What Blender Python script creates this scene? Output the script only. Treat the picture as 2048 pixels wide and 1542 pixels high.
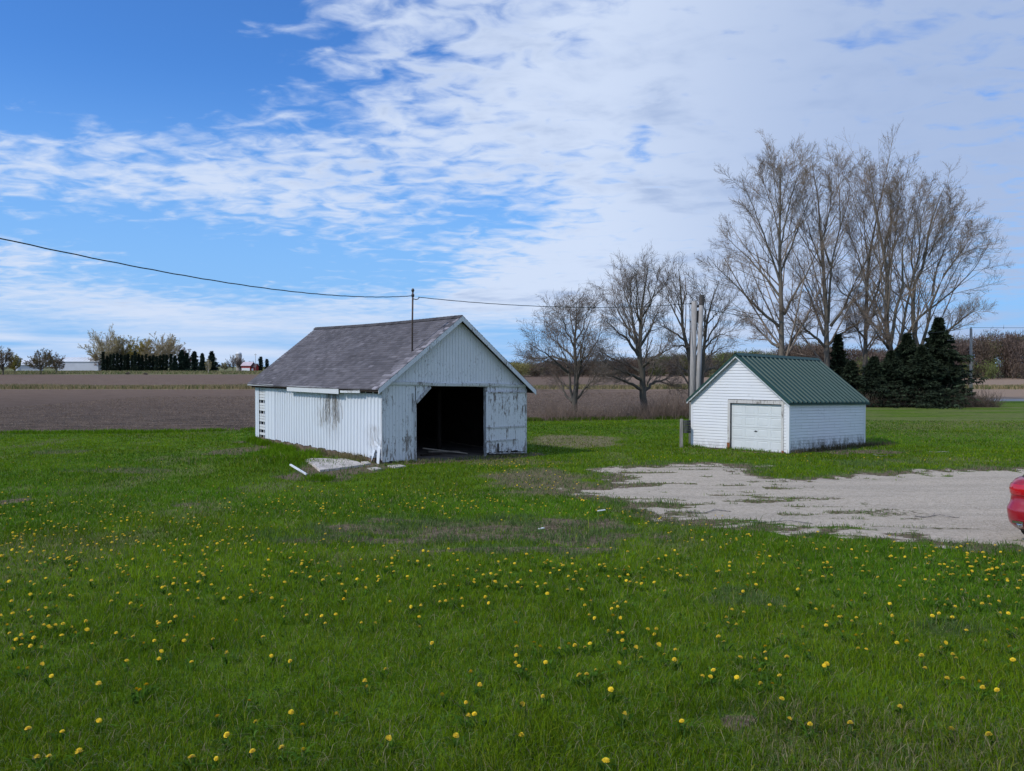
import bpy, math, random
import numpy as np
from mathutils import Vector, Matrix

for o in list(bpy.data.objects):
    bpy.data.objects.remove(o, do_unlink=True)
scene = bpy.context.scene
COL = scene.collection
rs = np.random.RandomState(7)
random.seed(7)
R = math.radians

# ------------------------------------------------------------------ camera
CAMZ, FPX, HORIZ = 3.9, 1650.0, 733.0
PITCH = math.atan((771 - HORIZ) / FPX)
cam = bpy.data.cameras.new('camera')
cam.sensor_width = 36.0
cam.lens = FPX / 2048 * 36.0
cam.clip_start = 0.1
cam.clip_end = 20000
camo = bpy.data.objects.new('camera', cam)
COL.objects.link(camo)
camo.location = (0, 0, CAMZ)
camo.rotation_euler = (math.pi / 2 - PITCH, 0, 0)
scene.camera = camo

# ------------------------------------------------------------------ light
SUN_EL = 40.0
SV = Vector((-0.86, -0.51, 0)).normalized()            # horizontal direction towards the sun
SUN_AZ = math.atan2(SV.x, SV.y)
sd = bpy.data.lights.new('sun', 'SUN')
sd.energy = 2.4
sd.angle = R(0.8)
sd.color = (1.0, 0.95, 0.88)
so = bpy.data.objects.new('sun', sd)
COL.objects.link(so)
tosun = Vector((SV.x * math.cos(R(SUN_EL)), SV.y * math.cos(R(SUN_EL)), math.sin(R(SUN_EL))))
so.rotation_euler = tosun.to_track_quat('Z', 'Y').to_euler()
so.location = tosun * 50

scene.view_settings.view_transform = 'Standard'
scene.view_settings.look = 'None'
scene.view_settings.exposure = 0.0
scene.view_settings.gamma = 1.0
scene.render.engine = 'CYCLES'
scene.cycles.max_bounces = 6
scene.cycles.transparent_max_bounces = 8
try:
    scene.cycles.use_denoising = True
    scene.cycles.denoiser = 'OPENIMAGEDENOISE'
    scene.cycles.denoising_prefilter = 'ACCURATE'
except Exception:
    pass


# ------------------------------------------------------------------ node helpers
def N(nt, typ, ins=None, **attrs):
    n = nt.nodes.new('ShaderNode' + typ)
    for k, v in attrs.items():
        setattr(n, k, v)
    for k, v in (ins or {}).items():
        s = n.inputs[k]
        if isinstance(v, bpy.types.NodeSocket):
            nt.links.new(v, s)
        elif isinstance(v, bpy.types.Node):
            nt.links.new(v.outputs[0], s)
        else:
            s.default_value = v
    return n


def MT(nt, op, a, b=None, c=None, clamp=False):
    n = nt.nodes.new('ShaderNodeMath')
    n.operation = op
    n.use_clamp = clamp
    for i, v in enumerate((a, b, c)):
        if v is None:
            continue
        if isinstance(v, (int, float)):
            n.inputs[i].default_value = v
        else:
            nt.links.new(v.outputs[0] if isinstance(v, bpy.types.Node) else v, n.inputs[i])
    return n.outputs[0]


def SS(nt, x, lo, hi, a=0.0, b=1.0):
    n = N(nt, 'MapRange', {0: x, 1: lo, 2: hi, 3: a, 4: b}, interpolation_type='SMOOTHSTEP')
    return n.outputs[0]


def MIX(nt, f, a, b, mode='MIX'):
    n = nt.nodes.new('ShaderNodeMix')
    n.data_type = 'RGBA'
    n.blend_type = mode
    for sock, v in ((n.inputs[0], f), (n.inputs[6], a), (n.inputs[7], b)):
        if isinstance(v, bpy.types.NodeSocket):
            nt.links.new(v, sock)
        elif isinstance(v, tuple):
            sock.default_value = tuple(v[:3]) + (1.0,)
        else:
            sock.default_value = v
    return n.outputs[2]


def NOISE(nt, vec, scale, detail=4, rough=0.55, dist=0.0, out='Fac'):
    n = N(nt, 'TexNoise', {'Vector': vec, 'Scale': scale, 'Detail': detail, 'Roughness': rough, 'Distortion': dist})
    return n.outputs[out]


def VMUL(nt, vec, s):
    n = nt.nodes.new('ShaderNodeVectorMath')
    n.operation = 'MULTIPLY'
    nt.links.new(vec, n.inputs[0])
    n.inputs[1].default_value = s
    return n.outputs[0]


def newmat(name, rough=0.8, spec=0.3):
    m = bpy.data.materials.new(name)
    m.use_nodes = True
    nt = m.node_tree
    b = nt.nodes['Principled BSDF']
    b.inputs['Roughness'].default_value = rough
    b.inputs['Specular IOR Level'].default_value = spec
    return m, nt, b


def objco(nt):
    return N(nt, 'TexCoord').outputs['Object']


def worldco(nt):
    return N(nt, 'NewGeometry').outputs['Position']


def bump(nt, b, h, strength=0.5, dist=0.02):
    n = N(nt, 'Bump', {'Height': h, 'Strength': strength, 'Distance': dist})
    nt.links.new(n.outputs[0], b.inputs['Normal'])


def simple(name, col, var=0.25, scale=3.0, rough=0.8, spec=0.3, bs=0.3, stretch=(1, 1, 1), metal=0.0):
    m, nt, b = newmat(name, rough, spec)
    co = VMUL(nt, worldco(nt), stretch)
    f = NOISE(nt, co, scale, 6, 0.6)
    c = MIX(nt, SS(nt, f, .3, .7), tuple(x * (1 - var) for x in col), tuple(min(1, x * (1 + var)) for x in col))
    nt.links.new(c, b.inputs['Base Color'])
    b.inputs['Metallic'].default_value = metal
    if bs:
        bump(nt, b, NOISE(nt, co, scale * 6, 4, .6), bs, 0.01)
    return m


# ------------------------------------------------------------------ world: sky with a broken cloud layer
w = bpy.data.worlds.new("World")
scene.world = w
w.use_nodes = True
nt = w.node_tree
nt.nodes.clear()


def pdir(px, py):
    v = Vector(((px - 1024) / FPX, 1.0, (HORIZ - py) / FPX))
    return v.normalized()


sky = N(nt, 'TexSky', sky_type='NISHITA', sun_disc=False)
sky.sun_elevation = R(SUN_EL)
sky.sun_rotation = SUN_AZ
sky.air_density = 1.0
sky.dust_density = 0.6
sky.ozone_density = 2.5
D = N(nt, 'TexCoord').outputs['Generated']
sep = N(nt, 'SeparateXYZ', {0: D})
zc = MT(nt, 'ADD', MT(nt, 'MAXIMUM', sep.outputs[2], 0.0), 0.13)
q = N(nt, 'CombineXYZ', {0: MT(nt, 'DIVIDE', sep.outputs[0], zc), 1: MT(nt, 'DIVIDE', sep.outputs[1], zc), 2: 0.0}).outputs[0]
# coverage by region of the sky: (px, py, radius, amount, flattened)
GA = [(120, 40, 260, -0.62, 0), (360, 150, 130, -0.45, 0), (330, 20, 150, -0.45, 0), (20, 130, 130, -0.4, 0), (620, 190, 110, -.26, 0),
      (60, 330, 170, 0.42, 1), (300, 350, 180, 0.30, 1), (560, 350, 200, 0.38, 1), (800, 300, 180, .10, 0), (700, 60, 170, -.04, 0), (900, 60, 120, -.08, 0),
      (40, 470, 150, -0.42, 1), (260, 500, 170, -0.55, 1), (450, 530, 170, -0.55, 1), (660, 545, 170, -0.6, 1), (840, 560, 120, -0.5, 1),
      (900, 440, 120, -0.45, 1), (1040, 425, 100, -0.6, 1), (820, 370, 90, -.2, 1), (1060, 360, 60, -.15, 0),
      (1150, 150, 300, 0.65, 0), (1750, 200, 480, 0.75, 0), (1500, 520, 300, 0.45, 0), (1150, 560, 200, .45, 1), (900, 150, 180, .02, 0),
      (1277, 294, 26, -.55, 0), (1290, 255, 20, -0.35, 0), (1275, 285, 75, -.25, 0), (1200, 70, 60, -.2, 0), (1200, 365, 60, -0.22, 1), (1150, 50, 60, -.15, 0),
      (40, 505, 60, 0.75, 1), (180, 508, 60, 0.45, 1), (1010, 590, 120, 0.5, 1), (700, 600, 150, 0.45, 1), (930, 600, 90, 0.3, 1),
      (100, 590, 200, 0.42, 1), (380, 620, 200, 0.35, 1), (80, 650, 100, -.25, 1), (520, 690, 160, .15, 1), (1040, 670, 120, -0.4, 1),
      (1790, 95, 80, -0.3, 0), (1900, 590, 200, -0.30, 1), (1500, 620, 200, -0.22, 1)]
D2n = nt.nodes.new('ShaderNodeVectorMath')
D2n.operation = 'MULTIPLY'
nt.links.new(D, D2n.inputs[0])
D2n.inputs[1].default_value = (1, 1, 2.6)
D2m = nt.nodes.new('ShaderNodeVectorMath')
D2m.operation = 'NORMALIZE'
nt.links.new(D2n.outputs[0], D2m.inputs[0])
tot = None
for px, py, rad_, a, flat in GA:
    dt = nt.nodes.new('ShaderNodeVectorMath')
    dt.operation = 'DOT_PRODUCT'
    nt.links.new(D2m.outputs[0] if flat else D, dt.inputs[0])
    dv = pdir(px, py)
    if flat:
        dv = Vector((dv.x, dv.y, dv.z * 2.6)).normalized()
    dt.inputs[1].default_value = dv
    k = 2 * (FPX / rad_) ** 2
    e = MT(nt, 'MULTIPLY', MT(nt, 'EXPONENT', MT(nt, 'MULTIPLY', MT(nt, 'SUBTRACT', dt.outputs['Value'], 1.0), float(k))), a)
    tot = e if tot is None else MT(nt, 'ADD', tot, e)
qs = N(nt, 'Mapping', {'Vector': q, 'Rotation': (0, 0, R(20)), 'Scale': (1.0, 1.25, 1.0)}).outputs[0]
n1 = NOISE(nt, qs, 0.7, 3, .5, 0.3)
n2 = NOISE(nt, qs, 8.0, 4, .5, 0.6)
n3 = NOISE(nt, qs, 22.0, 5, .6, 0.3)
cov = MT(nt, 'ADD', tot, 0.36)
cov = MT(nt, 'ADD', cov, SS(nt, sep.outputs[1], 0.3, -0.3, 0, .22))  # extra unseen cloud behind the camera, added to lift light on shaded walls
cov = MT(nt, 'MULTIPLY_ADD', MT(nt, 'SUBTRACT', n1, .5), 0.6, cov)
hz = SS(nt, sep.outputs[2], .01, .13)
lowc = N(nt, 'CombineXYZ', {0: MT(nt, 'MULTIPLY', MT(nt, 'DIVIDE', sep.outputs[0], MT(nt, 'ADD', MT(nt, 'ABSOLUTE', sep.outputs[1]), .3)), 4.0), 1: MT(nt, 'MULTIPLY', sep.outputs[2], 42.0), 2: 0.0}).outputs[0]
nH = NOISE(nt, lowc, 1.3, 5, .55, .5)
cov = MT(nt, 'MULTIPLY_ADD', MT(nt, 'MULTIPLY', MT(nt, 'SUBTRACT', n2, .5), hz), 2.5, cov)
cov = MT(nt, 'MULTIPLY_ADD', MT(nt, 'MULTIPLY', MT(nt, 'SUBTRACT', n3, .5), hz), .55, cov)
cov = MT(nt, 'MULTIPLY_ADD', MT(nt, 'MULTIPLY', MT(nt, 'SUBTRACT', nH, .5), MT(nt, 'SUBTRACT', 1.0, hz)), 2.6, cov)
dens = SS(nt, cov, -0.06, 1.10)
dens = MT(nt, 'MULTIPLY', dens, 0.95)
thick = SS(nt, cov, 0.55, 1.5)
shade = MT(nt, 'MULTIPLY_ADD', MT(nt, 'SUBTRACT', NOISE(nt, qs, 4.5, 5, .55, .5), .5), -.55, NOISE(nt, qs, 1.1, 5, .55, .3))
# clear sky: Nishita, deeper overhead
SKY_K = 0.11
skyc = MIX(nt, 1.0, sky.outputs[0], (0.50, 0.98, 1.62), 'MULTIPLY')
skyc = MIX(nt, SS(nt, sep.outputs[2], .34, .02, 0, .92), skyc, (.27 / SKY_K, .53 / SKY_K, .93 / SKY_K))
white = (0.66 / SKY_K, 0.76 / SKY_K, 0.95 / SKY_K)
grey = (0.36 / SKY_K, 0.47 / SKY_K, 0.71 / SKY_K)
cloudc = MIX(nt, MT(nt, 'MULTIPLY', SS(nt, shade, .46, .72, 0, .8), SS(nt, cov, .6, 1.5)), white, grey)
# thick cloud to the right (east) is greyer
dt = nt.nodes.new('ShaderNodeVectorMath')
dt.operation = 'DOT_PRODUCT'
nt.links.new(D, dt.inputs[0])
dt.inputs[1].default_value = pdir(2300, 250)
cloudc = MIX(nt, SS(nt, dt.outputs['Value'], .84, 1.0, 0, .85), cloudc, grey)
final = MIX(nt, dens, skyc, cloudc)
bg = N(nt, 'Background', {'Color': final, 'Strength': SKY_K})
out = nt.nodes.new('ShaderNodeOutputWorld')
nt.links.new(bg.outputs[0], out.inputs[0])


# ------------------------------------------------------------------ numeric helpers
def vnoise(x, y, seed=0):
    """value noise 0..1"""
    xi = np.floor(x).astype(np.int64)
    yi = np.floor(y).astype(np.int64)
    fx = x - xi
    fy = y - yi
    fx = fx * fx * (3 - 2 * fx)
    fy = fy * fy * (3 - 2 * fy)

    def h(a, b):
        n = (a * 374761393 + b * 668265263 + seed * 974634777) & 0xffffffff
        n = ((n ^ (n >> 13)) * 1274126177) & 0xffffffff
        n = n ^ (n >> 16)
        return (n & 0xffff) / 65535.0
    return (h(xi, yi) * (1 - fx) + h(xi + 1, yi) * fx) * (1 - fy) + (h(xi, yi + 1) * (1 - fx) + h(xi + 1, yi + 1) * fx) * fy


def fbm(x, y, s, seed=0, octv=4):
    x = np.asarray(x, float) * s
    y = np.asarray(y, float) * s
    t = 0
    a = 0.5
    n = 0
    for i in range(octv):
        t = t + a * vnoise(x, y, seed + i * 17)
        n += a
        a *= .5
        x = x * 2.03 + 11.3
        y = y * 2.03 + 5.7
    return t / n


def sstep(x, lo, hi):
    t = np.clip((x - lo) / (hi - lo), 0, 1)
    return t * t * (3 - 2 * t)


def gz(x, y):
    x = np.asarray(x, float)
    y = np.asarray(y, float)
    z = 2.05 * np.exp(-np.clip(y, -6, 1e5) / 18.0)
    z = z + 1.7 * sstep(y, 110, 480)
    near = sstep(-y, -75, -40)
    z = z + near * (fbm(x, y, .35, 3, 3) - .5) * .10
    # small rise beside the barn wall, and banks of turf
    z = z + 0.22 * np.exp(-(((x + 8.6) / 2.3) ** 2 + ((y - 29.3) / 1.5) ** 2))
    return z


def ray(px, py):
    X = (px - 1024) / FPX
    Y = (771 - py) / FPX
    c, s = math.cos(PITCH), math.sin(PITCH)
    d = np.array([X, c + Y * s, -s + Y * c])
    return d / d[1]


def P(px, py, depth):
    d = ray(px, py)
    return np.array([0, 0, CAMZ]) + d * depth


def G(px, py):
    d = ray(px, py)
    lo, hi = 0.5, 4000.0
    for _ in range(50):
        m = (lo + hi) / 2
        if CAMZ + d[2] * m > float(gz(d[0] * m, m)):
            lo = m
        else:
            hi = m
    return np.array([d[0] * lo, lo, float(gz(d[0] * lo, lo))])


def link(o, parent=None):
    COL.objects.link(o)
    if parent is not None:
        o.parent = parent
    return o


def tag(o, label=None, cat=None, group=None, kind=None):
    if label:
        o['label'] = label
    if cat:
        o['category'] = cat
    if group:
        o['group'] = group
    if kind:
        o['kind'] = kind
    return o


def empty(name, loc=(0, 0, 0)):
    o = bpy.data.objects.new(name, None)
    o.empty_display_size = .3
    o.location = [float(a) for a in loc]
    return link(o)


def rawmesh(name, V, F, mat, parent=None, colors=None, smooth=False, world=True):
    """V (n,3) in world coordinates; F list of index tuples or array (m,k)"""
    V = np.asarray(V, np.float32)
    me = bpy.data.meshes.new(name)
    org = np.zeros(3, np.float32)
    if parent is not None and world:
        org = np.array(parent_loc(parent), np.float32)
    if isinstance(F, np.ndarray) or (isinstance(F, tuple) and isinstance(F[0], np.ndarray)):
        Fs = F if isinstance(F, tuple) else (F,)
        loops = np.concatenate([f.ravel() for f in Fs]).astype(np.int32)
        tots = np.concatenate([np.full(len(f), f.shape[1]) for f in Fs]).astype(np.int32)
        starts = np.concatenate([[0], np.cumsum(tots)[:-1]]).astype(np.int32)
        me.vertices.add(len(V))
        me.vertices.foreach_set('co', (V - org).ravel())
        me.loops.add(len(loops))
        me.loops.foreach_set('vertex_index', loops)
        me.polygons.add(len(tots))
        me.polygons.foreach_set('loop_start', starts)
        me.polygons.foreach_set('loop_total', tots)
        me.update(calc_edges=True)
    else:
        me.from_pydata([tuple(float(c) for c in v) for v in (V - org)], [], [tuple(int(i) for i in f) for f in F])
        me.update()
    if smooth:
        me.polygons.foreach_set('use_smooth', np.ones(len(me.polygons), bool))
    if colors is not None:
        for k, c in (colors.items() if isinstance(colors, dict) else [('col', colors)]):
            c = np.asarray(c, np.float32)
            if c.shape[1] == 3:
                c = np.concatenate([c, np.ones((len(c), 1), np.float32)], 1)
            at = me.color_attributes.new(k, 'FLOAT_COLOR', 'POINT')
            at.data.foreach_set('color', c.ravel())
    me.materials.append(mat)
    o = bpy.data.objects.new(name, me)
    return link(o, parent)


def parent_loc(o):
    l = Vector((0, 0, 0))
    while o is not None:
        l = l + o.location
        o = o.parent
    return l


class MB:
    """collects boxes, quads, prisms (in world coordinates or through a transform)"""

    def __init__(self, T=None):
        self.v, self.f, self.c, self.T = [], [], [], T
        self.col = (1, 1, 1)

    def pts(self, ps):
        b = len(self.v)
        for p in ps:
            self.v.append(tuple(self.T(*p)) if self.T else tuple(p))
            self.c.append(self.col)
        return b

    def box(self, x0, x1, y0, y1, z0, z1):
        b = self.pts([(x0, y0, z0), (x1, y0, z0), (x1, y1, z0), (x0, y1, z0), (x0, y0, z1), (x1, y0, z1), (x1, y1, z1), (x0, y1, z1)])
        for f in ((0, 3, 2, 1), (4, 5, 6, 7), (0, 1, 5, 4), (1, 2, 6, 5), (2, 3, 7, 6), (3, 0, 4, 7)):
            self.f.append(tuple(b + i for i in f))
        return self

    def hexa(self, ps):
        b = self.pts(ps)
        for f in ((0, 3, 2, 1), (4, 5, 6, 7), (0, 1, 5, 4), (1, 2, 6, 5), (2, 3, 7, 6), (3, 0, 4, 7)):
            self.f.append(tuple(b + i for i in f))
        return self

    def quad(self, ps):
        b = self.pts(ps)
        self.f.append(tuple(range(b, b + len(ps))))
        return self

    def bar(self, p, q, wx, wz=None, up=(0, 0, 1)):
        """box beam between two points (no transform is applied to the section)"""
        p = Vector(self.T(*p)) if self.T else Vector(p)
        q = Vector(self.T(*q)) if self.T else Vector(q)
        wz = wz or wx
        d = (q - p).normalized()
        u = Vector(up)
        if abs(d.dot(u)) > .98:
            u = Vector((1, 0, 0))
        s = d.cross(u).normalized()
        t = s.cross(d).normalized()
        b = len(self.v)
        for e in (p, q):
            for a, c in ((-1, -1), (1, -1), (1, 1), (-1, 1)):
                self.v.append(tuple(e + s * a * wx / 2 + t * c * wz / 2))
                self.c.append(self.col)
        for f in ((0, 3, 2, 1), (4, 5, 6, 7), (0, 1, 5, 4), (1, 2, 6, 5), (2, 3, 7, 6), (3, 0, 4, 7)):
            self.f.append(tuple(b + i for i in f))
        return self

    def tube(self, pl, rad, n=8, caps=True):
        pl = [Vector(self.T(*p)) if self.T else Vector(p) for p in pl]
        b0 = len(self.v)
        for i, p in enumerate(pl):
            d = (pl[min(i + 1, len(pl) - 1)] - pl[max(i - 1, 0)]).normalized()
            u = Vector((0, 0, 1)) if abs(d.z) < .95 else Vector((1, 0, 0))
            s = d.cross(u).normalized()
            t = s.cross(d)
            r = rad[i] if hasattr(rad, '__len__') else rad
            for k in range(n):
                a = 2 * math.pi * k / n
                self.v.append(tuple(p + s * math.cos(a) * r + t * math.sin(a) * r))
                self.c.append(self.col)
        for i in range(len(pl) - 1):
            for k in range(n):
                a = b0 + i * n
                self.f.append((a + k, a + (k + 1) % n, a + n + (k + 1) % n, a + n + k))
        if caps:
            self.f.append(tuple(b0 + k for k in range(n))[::-1])
            self.f.append(tuple(b0 + (len(pl) - 1) * n + k for k in range(n)))
        return self

    def build(self, name, mat, parent=None, smooth=False, col=False):
        return rawmesh(name, np.array(self.v), self.f, mat, parent, colors=np.array(self.c) if col else None, smooth=smooth)


# ------------------------------------------------------------------ ground regions
def polysd(x, y, poly):
    """signed distance, positive inside"""
    x = np.asarray(x, float)
    y = np.asarray(y, float)
    d = np.full(x.shape, 1e9)
    ins = np.zeros(x.shape, bool)
    n = len(poly)
    for i in range(n):
        ax, ay = poly[i][:2]
        bx, by = poly[(i + 1) % n][:2]
        ex, ey = bx - ax, by - ay
        t = np.clip(((x - ax) * ex + (y - ay) * ey) / (ex * ex + ey * ey + 1e-12), 0, 1)
        d = np.minimum(d, np.hypot(x - ax - t * ex, y - ay - t * ey))
        c = ((ay > y) != (by > y)) & (x < (bx - ax) * (y - ay) / (by - ay + 1e-12) + ax)
        ins ^= c
    return np.where(ins, d, -d)


GRAVEL_PX = [(1140, 985), (1185, 978), (1250, 972), (1225, 955), (1215, 940), (1300, 932), (1420, 926), (1510, 932),
             (1485, 945), (1530, 957), (1620, 962), (1700, 951), (1800, 944), (1950, 937), (2048, 935), (2500, 930), (2500, 1180), (2200, 1125), (2048, 1103), (1950, 1096),
             (1850, 1080), (1740, 1070), (1600, 1062), (1430, 1052), (1340, 1040), (1270, 1020), (1235, 1000)]
GRAVEL = [G(*p) for p in GRAVEL_PX]


def ell(x, y, cx, cy, rx, ry, amp=.8, s=1.2, seed=5):
    c = G(cx, cy)
    wx = abs(G(cx + rx, cy)[0] - c[0])
    wy = (G(cx, cy - ry)[1] - G(cx, cy + ry)[1]) / 2
    yc = (G(cx, cy - ry)[1] + G(cx, cy + ry)[1]) / 2
    r = 1 - np.sqrt(((x - c[0]) / wx) ** 2 + ((y - yc) / wy) ** 2)
    return sstep(r + (fbm(x, y, s, seed) - .5) * amp, -.05, .35)


BORDER_PX = [(-900, 869), (-300, 868), (0, 867), (250, 866), (510, 861), (700, 850), (1060, 841), (1200, 839), (1390, 836), (1600, 823),
             (1740, 814), (1830, 806), (1920, 800), (2048, 799), (2500, 799), (3000, 799)]
_b = np.array([G(*p) for p in BORDER_PX])
BX, BY = _b[:, 0], _b[:, 1]


def border(x):
    return np.interp(x, BX, BY)


# barn / garage frames ------------------------------------------------
BA = P(765, 927, 29.6)
aB = R(36.5)
E1 = np.array([math.cos(aB), math.sin(aB)])
E2 = np.array([-math.sin(aB), math.cos(aB)])
BW, BL, BH, BR_ = 6.49, 13.1, 2.85, 5.40


def bxy(u, v):
    return BA[:2] + u * E1 + v * E2


def zpx(py, depth):
    return CAMZ + (HORIZ - py) / FPX * depth


_bz = [[zpx(927, bxy(0, 0)[1]), zpx(909, bxy(BW, 0)[1])], [zpx(878, bxy(0, BL)[1]), zpx(878, bxy(0, BL)[1]) + .1]]
_tz = [[zpx(768, bxy(0, 0)[1]), zpx(772, bxy(BW, 0)[1])], [zpx(760, bxy(0, BL)[1]), zpx(760, bxy(0, BL)[1])]]


def bil(t, a, b):
    return t[0][0] * (1 - a) * (1 - b) + t[0][1] * a * (1 - b) + t[1][0] * (1 - a) * b + t[1][1] * a * b


def TB(u, v, ww):
    x, y = bxy(u, v)
    a, b = u / BW, v / BL
    zb, zt = bil(_bz, a, b), bil(_tz, a, b)
    z = zb + (zt - zb) * ww / BH if ww <= BH else zt + (ww - BH)
    return (x, y, z)


GA_ = P(1577, 908, 33.8)
aG = R(50)
F1 = np.array([-math.cos(aG), math.sin(aG)])
F2 = np.array([math.sin(aG), math.cos(aG)])
GW, GL, GH = 4.88, 6.3, 2.15


def gxy(u, v):
    return GA_[:2] + u * F1 + v * F2


_gb = [[zpx(908, 33.8), zpx(895.5, gxy(GW, 0)[1])], [zpx(896, gxy(0, GL)[1]), zpx(892, gxy(GW, GL)[1])]]
_gt = [[zpx(803, 33.8), zpx(797.5, gxy(GW, 0)[1])], [zpx(802.5, gxy(0, GL)[1]), zpx(799, gxy(GW, GL)[1])]]


def TG(u, v, ww):
    x, y = gxy(u, v)
    a, b = u / GW, v / GL
    zb, zt = bil(_gb, a, b), bil(_gt, a, b)
    z = zb + (zt - zb) * ww / GH if ww <= GH else zt + (ww - GH)
    return (x, y, z)


BARN_POLY = [bxy(0, 0), bxy(BW, 0), bxy(BW, BL), bxy(0, BL)]
GAR_POLY = [gxy(0, 0), gxy(GW, 0), gxy(GW, GL), gxy(0, GL)]


def masks(x, y):
    """gravel, dirt, dry, lush for a ground point"""
    x = np.asarray(x, float)
    y = np.asarray(y, float)
    n1 = fbm(x, y, .9, 21)
    n2 = fbm(x, y * .6, 3.1, 31)
    sdg = polysd(x, y, GRAVEL)
    n3 = fbm(x * .6, y * 1.2, 4.5, 35)
    g = sstep(sdg + (n1 - .5) * 2.8 + (n2 - .5) * 2.2 + (n3 - .5) * 1.2, -.6, 1.1)
    # weedy tufts growing through the gravel near its ragged west end
    west = sstep(-(x - 9.5), -1.5, 3.0)
    weeds = sstep(fbm(x * .55, y * 1.5, 1.5, 77) + west * .10, .66, .74)
    g = g * (1 - weeds * (0.12 + .55 * west))
    g = g * (1 - ell(x, y, 1580, 946, 110, 9, .5, 1.2, 44))
    d = np.maximum(weeds * sstep(sdg, -.3, .4) * .6, .75 * np.exp(-((sdg - .1 + (n2 - .5) * 1.5) / .7) ** 2))
    dr = np.zeros_like(x)
    big = ell(x, y, 960, 1072, 440, 40, .9, .9, 50)
    holes = sstep(fbm(x * .6, y * 1.3, 1.6, 51), .40, .58)
    core = np.maximum(ell(x, y, 980, 1058, 350, 18, .9, .9, 53), 0)
    d = np.maximum(d, big * (.30 + .65 * holes) * .95)
    d = np.maximum(d, core * (.5 + .5 * holes))
    dr = np.maximum(dr, core * .8 * holes)
    w2 = ell(x, y, 1085, 962, 130, 28, 1.0, .9, 61)
    d = np.maximum(d, w2 * .5)
    dr = np.maximum(dr, w2 * .75)
    dr = np.maximum(dr, ell(x, y, 1150, 882, 100, 13, .8, .6, 63) * 1.0)
    dr = np.maximum(dr, ell(x, y, 1010, 925, 130, 8, 1.0, .9, 66) * .6)
    d = np.maximum(d, ell(x, y, 690, 938, 110, 15, .7, .9, 83))
    d = np.maximum(d, ell(x, y, 1480, 1440, 55, 20, .9, 3.0, 64))
    d = np.maximum(d, ell(x, y, 640, 955, 90, 12, 1.0, .9, 67) * .8)
    d = np.maximum(d, ell(x, y, 120, 905, 60, 6, 1.0, .6, 68) * .5)
    d = np.maximum(d, ell(x, y, 240, 942, 120, 7, 1.2, .6, 69) * .5)
    d = np.maximum(d, ell(x, y, 470, 902, 60, 9, 1.2, .8, 70) * .6)
    d = np.maximum(d, ell(x, y, 370, 1010, 40, 7, 1.2, .8, 72) * .6)
    d = np.maximum(d, ell(x, y, 10, 1005, 40, 9, 1.2, .8, 73) * .8)
    # bare strips beside the buildings
    bd = -polysd(x, y, BARN_POLY)
    side = sstep(-(bd + (n1 - .5) * 1.4), -1.25, -.2) * (bd > -.3)
    d = np.maximum(d, side * .95)
    gd = -polysd(x, y, GAR_POLY)
    d = np.maximum(d, sstep(-(gd + (n1 - .5) * 1.0), -.75, -.1) * (gd > -.3) * .9)
    right = ell(x, y, 1720, 905, 90, 6, 1.2, .9, 81)
    d = np.maximum(d, right * .75)
    # faint wear and thin turf everywhere
    d = np.maximum(d, sstep(fbm(x, y, .33, 91), .66, .8) * .35)
    dr = np.maximum(dr, sstep(fbm(x, y * .5, .45, 97), .60, .78) * .35)
    far = sstep(x, 12, 30) * sstep(y, 33, 55) * (1 - sstep(y, 82, 92))
    dr = np.maximum(dr, far * .45 * sstep(fbm(x, y * 3, .12, 98), .3, .6))
    return g, np.clip(d, 0, 1), np.clip(dr, 0, 1)


# ------------------------------------------------------------------ ground material (grass floor, dirt, gravel)
def attr(nt, name):
    return N(nt, 'Attribute', attribute_name=name)


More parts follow.
